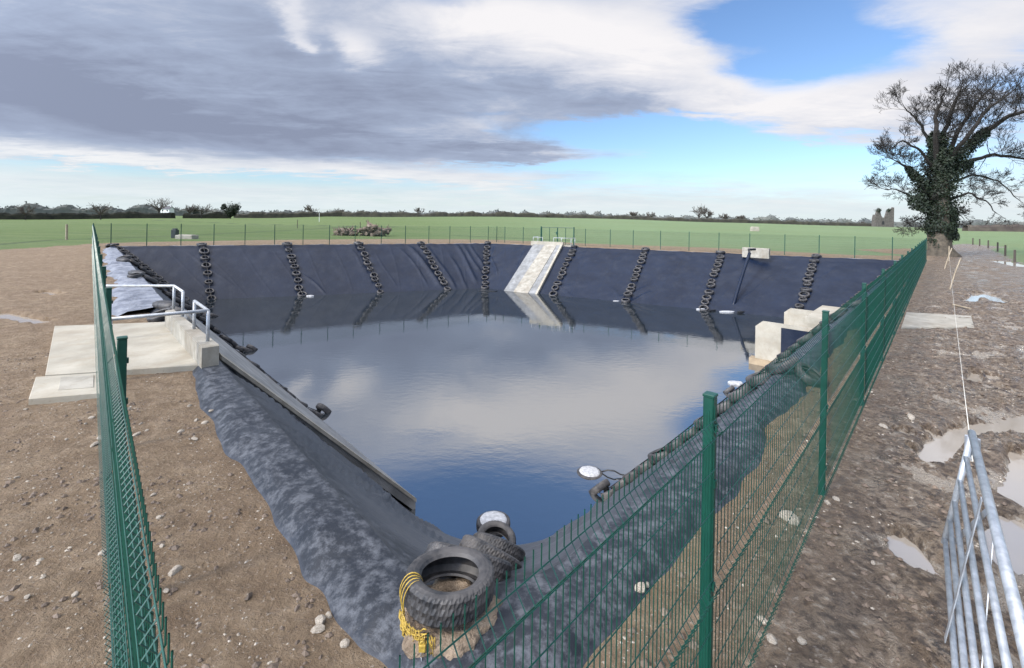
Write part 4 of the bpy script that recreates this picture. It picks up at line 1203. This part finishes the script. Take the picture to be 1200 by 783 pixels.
def far_tree(x, ybase, D, h, w, label, evergreen=False, mat='hedge_brown', seed=0, grp='trees beyond the field'):
    z0 = base_z(ray(x, 258).x*D, D); X = ray(x, 258).x*D
    root = empty('bare_tree' if not evergreen else 'evergreen_tree', (X, D, z0), label, 'tree', grp)
    rq = random.Random(seed+int(x)); mb = MB()
    mb.tube([Vector((0, 0, -.5)), Vector((0, 0, h*.3)), Vector((rq.uniform(-.3, .3), 0, h*.45))], [h*.035, h*.026, h*.02], 6)
    mb.build('trunk', 'bark', root)
    cm = MB()
    if evergreen:
        for (cx, cz, rr2) in evergreen:
            pts = [Vector((cx*w, 0, cz*h-.1)), Vector((cx*w, 0, cz*h+.1))]
            leaves(cm, pts, [rr2*w, rr2*w], 700, h*.045, rq)
        cm.build('crown', 'ivy', root)
    else:
        for k in range(13):
            a = rq.uniform(0, 6.28)
            grow(cm, Vector((0, 0, h*rq.uniform(.25, .45))), Vector((math.cos(a)*w/h*1.5, math.sin(a)*w/h*1.5, rq.uniform(.7, 1.3))), h*.02, h*.36, 2, rq, rmin=D*.00028)
        s_ = cm; 
        for i, v in enumerate(cm.v): pass
        # thicken so the far twigs read
        cm.build('crown', mat, root)
    return root
far_tree(270, 256, 235, 7.0, 8.6, 'dark round topped ivy covered tree standing on the far hedge', evergreen=[(0.12, .72, .3), (-.12, .55, .22), (.3, .75, .24), (-.38, .82, .16), (.1, .4, .16), (.0, .25, .12)], seed=1)
labs = {30: 'small bare tree on the skyline at the far left', 118: 'bare tree behind the dark left hedge, halfway along', 186: 'wide bare tree beside the white farmhouse', 236: 'bushy bare tree next to the round ivy covered tree', 222: 'small bare tree between farmhouse and bushy tree',
        365: 'bushy bare tree on the hedge left of the log heap', 398: 'low bare tree on the hedge above the log heap', 492: 'lone small bare tree above the wrinkled liner', 763: 'bushy tree on the far skyline above the middle ladder', 819: 'tallest bare tree on the skyline right of centre', 828: 'bare tree close beside the tallest skyline one', 742: 'small round tree left of the bushy skyline tree',
        848: 'small bare tree on the right of the tallest skyline pair', 868: 'faint bare tree on the skyline near the trough', 1010: 'low bush on the skyline left of the ruin'}
spec = {30: (160, 5.0, 4), 118: (170, 6.5, 7), 186: (230, 10, 9), 236: (225, 7.5, 11), 222: (240, 6.5, 5), 365: (310, 8.5, 14), 398: (310, 5.5, 7), 492: (320, 6.5, 6), 763: (340, 6.5, 10), 819: (340, 12, 10), 828: (345, 9, 8), 742: (340, 6, 5), 848: (345, 7, 6), 868: (345, 6, 6), 1010: (340, 3.5, 6)}
for x, (D, h, w) in spec.items(): far_tree(x, 256, D, h, w, labs[x], seed=3)

def hedge(x0, x1, D0, D1, h, thick, label, mat='hedge_dark', kind=None, name='hedge', size=.35, dens=9, rag=.35, group=None):
    rq = random.Random(int(x0*7+D0)); mb = MB()
    a = ray(x0, 258); b_ = ray(x1, 258); A = Vector((a.x*D0, D0)); B = Vector((b_.x*D1, D1)); L3 = (B-A).length
    n = int(L3*dens)
    # inner lumpy core
    m_ = int(L3/1.6)+2; sec = 6
    for i in range(m_+1):
        c_ = A.lerp(B, i/m_); z0 = base_z(c_.x, c_.y)
        hh = h*(.68+rag*noise.noise(Vector((c_.x*.09, c_.y*.09, 2)))+.2*noise.noise(Vector((c_.x*.5, c_.y*.5, 2))))
        for j in range(sec):
            an = math.pi*j/(sec-1); mb.v.append(Vector((c_.x, c_.y-math.cos(an)*thick*.5, z0-.3+(hh+.3)*math.sin(an)**.6)))
    for i in range(m_):
        for j in range(sec-1): mb.face(i*sec+j, (i+1)*sec+j, (i+1)*sec+j+1, i*sec+j+1)
    for _ in range(n):
        t = rq.random(); c_ = A.lerp(B, t); z0 = base_z(c_.x, c_.y)
        hh = h*(.72+rag*noise.noise(Vector((c_.x*.09, c_.y*.09, 2)))+.25*noise.noise(Vector((c_.x*.5, c_.y*.5, 2))))
        z = z0+hh*rq.random()**.6; p = Vector((c_.x, c_.y+rq.uniform(-.6, .6)*thick, z))
        s_ = size*rq.uniform(.5, 1.4)
        k = len(mb.v); up = Vector((rq.uniform(-.8, .8), rq.uniform(-.5, .5), rq.uniform(.3, .9)))*s_; sdv = Vector((rq.uniform(-1, 1), rq.uniform(-1, 1), rq.uniform(-.3, .3))).normalized()*s_*.6
        mb.v += [p-sdv, p+sdv, p+up]; mb.face(k, k+1, k+2)
    o = mb.build(name, mat)
    if kind: tag(o, label, None if kind == 'structure' else None, None, kind)
    else: tag(o, label, 'hedge', group)
    return o
HG = 'hedges round the field'
hedge(-40, 203, 155, 212, 3.6, 3, 'dark clipped hedge across the far left of the field', group=HG)
hedge(217, 268, 225, 245, 4.0, 4, 'short dark hedge right of the gap, under the round ivy tree', mat='hedge_dark', group=HG)
hedge(276, 402, 270, 300, 4.6, 4, 'dark hedge between the round ivy tree and the log heap', group=HG)
hedge(402, 640, 300, 318, 4.2, 5, 'long thin dark hedge behind the middle of the field', mat='hedge_dark', group=HG)
hedge(640, 1030, 322, 335, 3.6, 5, 'long low hedge on the skyline between the gate and the ruin', mat='hedge_dark', group=HG)
hedge(1131, 1260, 215, 200, 4.2, 3, 'brownish hedge at the end of the right hand field', mat='hedge_brown', group=HG)
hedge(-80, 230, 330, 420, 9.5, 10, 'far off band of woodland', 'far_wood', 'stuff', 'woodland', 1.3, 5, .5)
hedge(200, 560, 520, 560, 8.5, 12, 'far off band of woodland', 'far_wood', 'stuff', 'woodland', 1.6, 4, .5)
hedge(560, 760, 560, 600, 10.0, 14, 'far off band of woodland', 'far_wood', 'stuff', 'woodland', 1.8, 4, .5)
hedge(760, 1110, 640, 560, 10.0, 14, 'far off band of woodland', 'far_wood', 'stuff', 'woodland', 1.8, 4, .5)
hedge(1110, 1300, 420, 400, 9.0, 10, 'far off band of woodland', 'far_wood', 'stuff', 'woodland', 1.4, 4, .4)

# farmhouse
D = 330; X = ray(193, 257).x*D; z0 = base_z(X, D)
hroot = empty('farmhouse', (X, D, z0), 'small white farmhouse with dark roof behind the left hedge', 'house')
mb = MB(); mb.box((-3, 0, 0), (3, 5, 5.0)); mb.v += [Vector((-3, 0, 5.001)), Vector((-3, 5, 5.001)), Vector((-3, 2.5, 6.8)), Vector((3, 0, 5.001)), Vector((3, 5, 5.001)), Vector((3, 2.5, 6.8))]; mb.face(8, 10, 9); mb.face(11, 12, 13)
mb.build('wall', 'white_render', hroot)
mb = MB(); e = .35
mb.prism([(-3-e, -e, 4.85), (3+e, -e, 4.85), (3+e, 2.5, 6.85), (-3-e, 2.5, 6.85)], [(-3-e, -e, 5.0), (3+e, -e, 5.0), (3+e, 2.5, 7.0), (-3-e, 2.5, 7.0)])
mb.prism([(-3-e, 2.5, 6.85), (3+e, 2.5, 6.85), (3+e, 5+e, 4.85), (-3-e, 5+e, 4.85)], [(-3-e, 2.5, 7.0), (3+e, 2.5, 7.0), (3+e, 5+e, 5.0), (-3-e, 5+e, 5.0)])
rf_ = mb.build('roof', 'slate', hroot)
for x in (-2.4, 2.0):
    mb = MB(); mb.box((x, 2.2, 6.6), (x+.6, 2.8, 7.9)); mb.box((x-.05, 2.15, 7.901), (x+.65, 2.85, 8.0)); mb.build('chimney', 'white_render', rf_)
for x in (-2, 1.2):
    mb = MB(); mb.box((x, -.03, 3.3), (x+.9, .02, 4.4)); mb.build('window', 'opening_dark', hroot)

# ruined castle
D = 318; X = ray(1037, 265).x*D; z0 = base_z(X, D)-.3
croot = empty('castle_ruin', (X, D, z0), 'ruined stone tower standing alone on the skyline by the tree', 'ruin')
def ruin_wall(x0, x1, y0, y1, tops, name):
    mb = MB(); n = len(tops)-1
    for j, (yy) in enumerate((y0, y1)):
        for i, t in enumerate(tops):
            x = lerp(x0, x1, i/n); mb.v += [Vector((x, yy, 0)), Vector((x, yy, t))]
    m_ = (n+1)*2
    for i in range(n):
        a = 2*i; mb.face(a, a+2, a+3, a+1); mb.face(m_+a, m_+a+1, m_+a+3, m_+a+2); mb.face(a+1, a+3, m_+a+3, m_+a+1)
    mb.face(0, 1, m_+1, m_); a = 2*n; mb.face(a, m_+a, m_+a+1, a+1)
    return mb.build(name, 'ruin_stone', croot)
ruin_wall(-6.2, 6.0, 0, 1.2, [7.5, 11, 12, 11.2, 7.6, 6.4, 6.0, 7.2, 10.4, 11.2, 12.3, 11.6, 13.5, 13.2], 'tower_wall')
ruin_wall(-6.2, -4.9, 1.21, 3.6, [5.5, 8.4, 8.2], 'side_wall')
ruin_wall(4.9, 6.0, 1.21, 3.6, [9.6, 11.0, 10.6], 'side_wall')
mb = MB(); mb.box((-2.0, -.05, 1.8), (-.4, .1, 3.6)); mb.prism([(-2.0, -.05, 3.601), (-.4, -.05, 3.601), (-.4, .1, 3.601), (-2.0, .1, 3.601)], [(-1.4, -.05, 4.3), (-1.0, -.05, 4.3), (-1.0, .1, 4.3), (-1.4, .1, 4.3)]); mb.build('window_opening', 'opening_dark', croot)
mb = MB(); rq3 = random.Random(9); leaves(mb, [Vector((-4.6, .5, 10.8)), Vector((-3.6, .5, 11.6))], [1.5, 1.3], 500, .3, rq3); leaves(mb, [Vector((2.0, .5, 10.8)), Vector((3.4, .5, 11.8))], [.9, 1.1], 300, .3, rq3); mb.build('ivy', 'ivy', croot)

# ------------------------------------------------------------------ stones, gravel, clods
def rock_mesh(seed, sub=2):
    bm = bmesh.new(); bmesh.ops.create_icosphere(bm, subdivisions=sub, radius=1.0)
    for v in bm.verts:
        k = 1+0.35*noise.noise(v.co*1.1+Vector((seed*3.1, 0, 0)))+0.15*noise.noise(v.co*2.7+Vector((0, seed, 0)))
        v.co *= k
        # facet: clip against a few planes
    rq = random.Random(seed)
    for _ in range(6):
        n_ = Vector((rq.gauss(0, 1), rq.gauss(0, 1), rq.gauss(0, 1))).normalized(); d_ = rq.uniform(.6, .85)
        for v in bm.verts:
            e = v.co.dot(n_)-d_
            if e > 0: v.co -= n_*e*.92
    for v in bm.verts: v.co.z *= .65
    me_ = bpy.data.meshes.new('stone'); bm.to_mesh(me_); bm.free(); me_.materials.append(MATS['stone']); return me_
RM = [rock_mesh(k) for k in range(7)]
big_st = [(180, 580, .055), (186, 607, .045), (189, 606, .04), (205, 670, .075), (195, 693, .05), (88, 697, .055), (20, 655, .045), (47, 657, .035), (120, 648, .045), (133, 661, .045),
          (119, 514, .10), (110, 522, .08), (140, 492, .07), (100, 497, .05), (150, 480, .05), (160, 510, .06), (172, 505, .05), (230, 493, .06), (228, 515, .05), (240, 496, .06), (222, 476, .05), (212, 506, .05),
          (126, 576, .05), (375, 729, .06), (385, 722, .04), (372, 738, .05), (404, 755, .05), (32, 700, .03), (50, 677, .03), (127, 536, .05), (107, 490, .05), (165, 497, .04), (248, 482, .05), (78, 515, .03), (140, 570, .04),
          (905, 750, .05), (893, 728, .05), (925, 608, .12), (970, 590, .07), (980, 585, .06), (940, 752, .05), (1005, 470, .08), (1020, 460, .08), (1068, 490, .09), (750, 690, .06), (758, 686, .05), (1035, 500, .06),
          (1138, 540, .06), (1108, 536, .06), (1024, 660, .03), (60, 590, .025), (20, 560, .03), (30, 480, .04), (190, 640, .03), (246, 600, .03)]
for i, (x, y, s_) in enumerate(big_st):
    p, _ = hit(x, y)
    o = bpy.data.objects.new('stone', RM[i % 7]); COL.objects.link(o); s_ *= rf.uniform(.55, 1.05)
    o.location = p+Vector((0, 0, s_*.12)); o.scale = (s_, s_*rf.uniform(.65, 1), s_*rf.uniform(.7, 1)); o.rotation_euler = (rf.uniform(-.3, .3), rf.uniform(-.3, .3), rf.uniform(0, 6))
    tag(o, 'pale broken stone lying on the soil by the left fence' if x < 450 else 'pale broken stone lying on the mud by the right fence', 'stone', 'pale stones scattered on the soil left of the lagoon' if x < 450 else 'pale stones scattered along the right fence')
def scatter(n, area, smin, smax, name, mat, label, seed, clus=0.0):
    rq = random.Random(seed); mb = MB(); cnt = 0
    ico = [Vector(v) for v in ((0, 0, 1), (.9, 0, .2), (.28, .85, .25), (-.72, .53, .2), (-.72, -.53, .25), (.28, -.85, .2), (0, 0, -.5))]
    fc = [(0, 1, 2), (0, 2, 3), (0, 3, 4), (0, 4, 5), (0, 5, 1), (6, 2, 1), (6, 3, 2), (6, 4, 3), (6, 5, 4), (6, 1, 5)]
    while cnt < n:
        x, y = area(rq)
        if clus and noise.noise(Vector((x*1.1, y*1.1, seed))) < clus and rq.random() < .85: cnt += .2; continue
        h = BG.ray_cast(Vector((x, y, 9)), Vector((0, 0, -1)))
        cnt += 1
        if not h[0] or BL.ray_cast(Vector((x, y, 9)), Vector((0, 0, -1)))[0]: continue
        s_ = smin+(smax-smin)*rq.random()**3
        M = Matrix.Rotation(rq.uniform(0, 6.3), 3, 'Z'); k = len(mb.v); sx, sy, sz = rq.uniform(.6, 1.1), rq.uniform(.6, 1.1), rq.uniform(.4, .8)
        for v in ico:
            w_ = M @ Vector((v.x*sx*rq.uniform(.75, 1.2), v.y*sy*rq.uniform(.75, 1.2), v.z*sz)); mb.v.append(h[0]+w_*s_)
        for f_ in fc: mb.face(*[k+i for i in f_])
    o = mb.build(name, mat); tag(o, label, None, None, 'stuff'); return o
def areaL(rq):
    s_ = 1.2+13*rq.random()**1.5; n_ = rq.uniform(-4.5, 1.5); p = onL(s_, n_); return p.x, p.y
def areaR(rq):
    s_ = 1.5+26*rq.random()**1.4; n_ = rq.uniform(-5.5, 1.8); p = onR(s_, n_); return p.x, p.y
scatter(9000, areaL, .003, .022, 'gravel', 'stone', 'small pale stones and grit on the left bank', 3, .05)
scatter(7000, areaR, .004, .028, 'gravel', 'stone', 'small pale stones and grit along the right bank', 4, .12)
simple('mud_lump', (0.08, 0.058, 0.042), (0.18, 0.135, 0.10), 5, (0.5, 0.9), 0.6, 0.02)
scatter(9000, areaR, .012, .06, 'mud_clods', 'mud_lump', 'brown clods of churned mud on the track', 6, .0)
scatter(7000, areaL, .008, .045, 'mud_clods', 'mud_lump', 'brown clods of loose soil on the left bank', 8, .1)

# ------------------------------------------------------------------ sky
world = bpy.data.worlds.new('World'); scene.world = world; world.use_nodes = True
nt = world.node_tree; bg = nt.nodes['Background']
sunaz, sunel = R(-125), R(34)      # azimuth from +Y towards +X, light comes from behind left
sky = N(nt, 'ShaderNodeTexSky'); sky.sky_type = 'NISHITA'; sky.sun_disc = False
sky.sun_elevation = sunel; sky.sun_rotation = sunaz; sky.air_density = 1.0; sky.dust_density = 0.6; sky.ozone_density = 1.5
tc = N(nt, 'ShaderNodeTexCoord'); sx = N(nt, 'ShaderNodeSeparateXYZ'); nt.links.new(tc.outputs['Generated'], sx.inputs[0])
def MA(op, a, b_=None, c_=None, clampit=False):
    n_ = N(nt, 'ShaderNodeMath', operation=op); n_.use_clamp = clampit
    for i, v in enumerate((a, b_, c_)):
        if v is None: continue
        if isinstance(v, (int, float)): n_.inputs[i].default_value = v
        else: nt.links.new(v, n_.inputs[i])
    return n_.outputs[0]
az = MA('ARCTAN2', sx.outputs['X'], sx.outputs['Y']); el = MA('ARCSINE', sx.outputs['Z'])
zc_ = MA('MAXIMUM', sx.outputs['Z'], 0.0); den = MA('ADD', zc_, 0.10)
cx_ = MA('DIVIDE', sx.outputs['X'], den); cy_ = MA('DIVIDE', sx.outputs['Y'], den)
cv = N(nt, 'ShaderNodeCombineXYZ'); nt.links.new(cx_, cv.inputs[0]); nt.links.new(cy_, cv.inputs[1])
def wn(scale, detail, rough, dist=0.0, off=(0, 0, 0), stretch=(1, 1, 1)):
    mp = N(nt, 'ShaderNodeMapping'); mp.inputs['Location'].default_value = off; mp.inputs['Scale'].default_value = stretch
    nt.links.new(cv.outputs[0], mp.inputs[0])
    n_ = N(nt, 'ShaderNodeTexNoise'); n_.inputs['Scale'].default_value = scale; n_.inputs['Detail'].default_value = detail; n_.inputs['Roughness'].default_value = rough; n_.inputs['Distortion'].default_value = dist
    nt.links.new(mp.outputs[0], n_.inputs['Vector']); return n_.outputs['Fac']
nA = wn(0.55, 9, 0.62, 0.5, (3, 1, 0)); nB = wn(1.4, 8, 0.6, 0.3, (7, 2, 0)); nC = wn(0.35, 5, 0.5, 0, (1, 9, 0)); nD = wn(3.2, 7, 0.65, .6, (2, 4, 0), (0.6, 1.4, 1))
azw = MA('MULTIPLY_ADD', MA('SUBTRACT', nB, 0.5), 0.26, az); elw = MA('MULTIPLY_ADD', MA('SUBTRACT', nA, 0.5), 0.07, MA('MULTIPLY_ADD', MA('SUBTRACT', nD, 0.5), 0.06, el))
def blob(x, y, rx, ry, wgt, soft=1.0):
    """soft patch of cloud at the compass bearing and height of that part of the sky"""
    r_ = ray(x, y).normalized(); a0 = math.atan2(r_.x, r_.y); e0 = math.asin(r_.z); ra_ = rx/FPX*math.cos(a0)**2; re_ = ry/FPX*math.cos(a0)
    u = MA('MULTIPLY', MA('SUBTRACT', azw, a0), 1/ra_); v = MA('MULTIPLY', MA('SUBTRACT', elw, e0), 1/re_)
    q = MA('ADD', MA('MULTIPLY', u, u), MA('MULTIPLY', v, v))
    return MA('MULTIPLY', MA('EXPONENT', MA('MULTIPLY', q, -1.0)), wgt)
def total(l):
    o = l[0]
    for x in l[1:]: o = MA('ADD', o, x)
    return o
grey = total([blob(230, 135, 400, 42, 1.0), blob(20, 100, 260, 60, .6), blob(540, 110, 190, 42, .75), blob(330, 165, 280, 16, .6), blob(600, 178, 90, 10, .8), blob(735, 120, 110, 20, .5), blob(690, 85, 90, 26, .4), blob(1000, 150, 130, 18, .3)])
cover = total([blob(230, 70, 420, 90, .6), blob(180, -50, 340, 90, .5)])
white = total([blob(421, 58, 24, 16, 1.2), blob(347, 22, 22, 32, 1.0), blob(346, 56, 12, 8, .8), blob(575, 22, 70, 24, .9), blob(680, 35, 110, 26, .9), blob(760, 62, 90, 28, .9), blob(860, 100, 110, 24, .9), blob(640, 80, 120, 26, .35), blob(970, 128, 130, 26, .8), blob(110, 183, 150, 8, 1.1), blob(460, 205, 170, 8, .7), blob(1080, 75, 120, 50, .5), blob(1150, 20, 120, 60, .45), blob(780, 175, 60, 8, .5), blob(760, -30, 160, 30, .5), blob(250, -170, 200, 50, .5)])
blue = total([blob(945, 72, 90, 26, 1.5), blob(860, 25, 90, 24, 1.4), blob(990, 35, 80, 30, .6), blob(720, 152, 130, 16, 1.5), blob(560, 132, 70, 9, .7), blob(850, 178, 180, 22, 1.0), blob(1000, 195, 120, 22, .5), blob(235, 0, 60, 8, .7), blob(250, 205, 260, 10, .75), blob(600, 192, 200, 8, .7), blob(540, 5, 40, 8, .5), blob(600, -85, 230, 48, .62), blob(560, -230, 300, 60, .9)])
hz = MA('SUBTRACT', 1.0, MA('DIVIDE', el, 0.115), None, True)     # pale cover towards the horizon
cov = MA('ADD', MA('ADD', MA('MULTIPLY', nA, 0.9), MA('ADD', MA('MULTIPLY', nC, 0.4), MA('MULTIPLY', MA('SUBTRACT', nD, 0.45), 0.5))), MA('ADD', MA('ADD', MA('MULTIPLY', grey, 0.7), cover), MA('MULTIPLY', white, 0.55)))
cov = MA('SUBTRACT', cov, MA('MULTIPLY', blue, 0.62)); cov = MA('ADD', cov, MA('MULTIPLY', hz, 0.42))
oh = N(nt, 'ShaderNodeMapRange'); oh.interpolation_type = 'SMOOTHSTEP'; oh.inputs['From Min'].default_value = 0.62; oh.inputs['From Max'].default_value = 0.85; nt.links.new(sx.outputs['Z'], oh.inputs['Value'])
cov = MA('ADD', cov, MA('MULTIPLY', oh.outputs[0], 0.5))
cmask = N(nt, 'ShaderNodeMapRange'); cmask.interpolation_type = 'SMOOTHSTEP'; cmask.inputs['From Min'].default_value = 0.40; cmask.inputs['From Max'].default_value = 1.08
nt.links.new(cov, cmask.inputs['Value'])
# cloud tone
tone = MA('ADD', MA('MULTIPLY_ADD', MA('SUBTRACT', nD, 0.5), 0.5, MA('MULTIPLY', MA('SUBTRACT', nB, 0.5), 0.8)), MA('MULTIPLY', MA('SUBTRACT', nA, 0.5), 0.7))
tone = MA('ADD', tone, MA('MULTIPLY', white, 0.42)); tone = MA('SUBTRACT', tone, MA('MULTIPLY_ADD', cover, 0.24, MA('MULTIPLY', grey, 0.33))); tone = MA('ADD', tone, 0.54)
tone = MA('ADD', tone, MA('MULTIPLY', oh.outputs[0], 0.35)); hz2 = MA('MULTIPLY', hz, 0.35); tone = MA('ADD', tone, hz2, None, False)
cr = N(nt, 'ShaderNodeValToRGB'); e = cr.color_ramp.elements
stops = [(0.0, (0.225, 0.26, 0.36)), (0.3, (0.32, 0.375, 0.50)), (0.62, (0.57, 0.59, 0.66)), (1.0, (0.76, 0.745, 0.76))]
while len(e) < 4: e.new(.5)
for q, (p_, c_) in zip(e, stops): q.position = p_; q.color = (*c_, 1)
nt.links.new(tone, cr.inputs[0])
SKY_K = 0.12
skm = N(nt, 'ShaderNodeVectorMath', operation='MULTIPLY'); nt.links.new(sky.outputs[0], skm.inputs[0]); skm.inputs[1].default_value = (0.9, 1.05, 1.25)
CLK = 1.0
clm = N(nt, 'ShaderNodeVectorMath', operation='SCALE'); nt.links.new(cr.outputs[0], clm.inputs[0]); clm.inputs['Scale'].default_value = CLK/SKY_K
hc = mixc(nt, MA('MULTIPLY', hz, 0.85), clm.outputs[0], tuple(v/SKY_K*CLK for v in (0.60, 0.70, 0.72)))
fin = mixc(nt, cmask.outputs[0], skm.outputs[0], hc)
# glow added to the unseen sky behind and overhead, to light the ground
sv = N(nt, 'ShaderNodeVectorMath', operation='DOT_PRODUCT'); nt.links.new(tc.outputs['Generated'], sv.inputs[0]); sv.inputs[1].default_value = (math.sin(sunaz)*math.cos(sunel), math.cos(sunaz)*math.cos(sunel), math.sin(sunel))
gl_ = MA('POWER', MA('MAXIMUM', sv.outputs['Value'], 0.0), 3.0); gk = MA('MULTIPLY_ADD', gl_, 3.2, 1.0)
zb_ = N(nt, 'ShaderNodeMapRange'); zb_.interpolation_type = 'SMOOTHSTEP'; zb_.inputs['From Min'].default_value = 0.62; zb_.inputs['From Max'].default_value = 1.0; zb_.inputs['To Max'].default_value = 1.2
nt.links.new(sx.outputs['Z'], zb_.inputs['Value']); gk = MA('ADD', gk, zb_.outputs[0])
fs_ = N(nt, 'ShaderNodeVectorMath', operation='SCALE'); nt.links.new(fin, fs_.inputs[0]); nt.links.new(gk, fs_.inputs['Scale']); fin = fs_.outputs[0]
nt.links.new(fin, bg.inputs['Color']); bg.inputs['Strength'].default_value = SKY_K

sun = bpy.data.lights.new('sun', 'SUN'); sun.energy = 2.8; sun.angle = R(8); sun.color = (1, .90, .76)
so = bpy.data.objects.new('sun', sun); COL.objects.link(so)
sdv = Vector((math.sin(sunaz)*math.cos(sunel), math.cos(sunaz)*math.cos(sunel), math.sin(sunel)))
so.rotation_euler = (-sdv).to_track_quat('-Z', 'Y').to_euler(); so.location = (0, 0, 50)

# ------------------------------------------------------------------ camera
cam = bpy.data.cameras.new('camera'); co = bpy.data.objects.new('camera', cam); COL.objects.link(co)
cam.sensor_width = 36; cam.sensor_fit = 'HORIZONTAL'; cam.lens = FPX/1200*36; cam.shift_y = -(391.5-HY)/1200
cam.clip_start = 0.05; cam.clip_end = 6000
Mx = Matrix(((cR, -sR, 0, 0), (0, 0, -1, 0), (sR, cR, 0, HC), (0, 0, 0, 1)))
co.matrix_world = Mx
scene.camera = co
vs_ = scene.view_settings; vs_.view_transform = 'Standard'; vs_.look = 'None'; vs_.exposure = 0.3; vs_.gamma = 1
scene.cycles.use_denoising = True
scene.cycles.max_bounces = 6
scene.cycles.transparent_max_bounces = 8
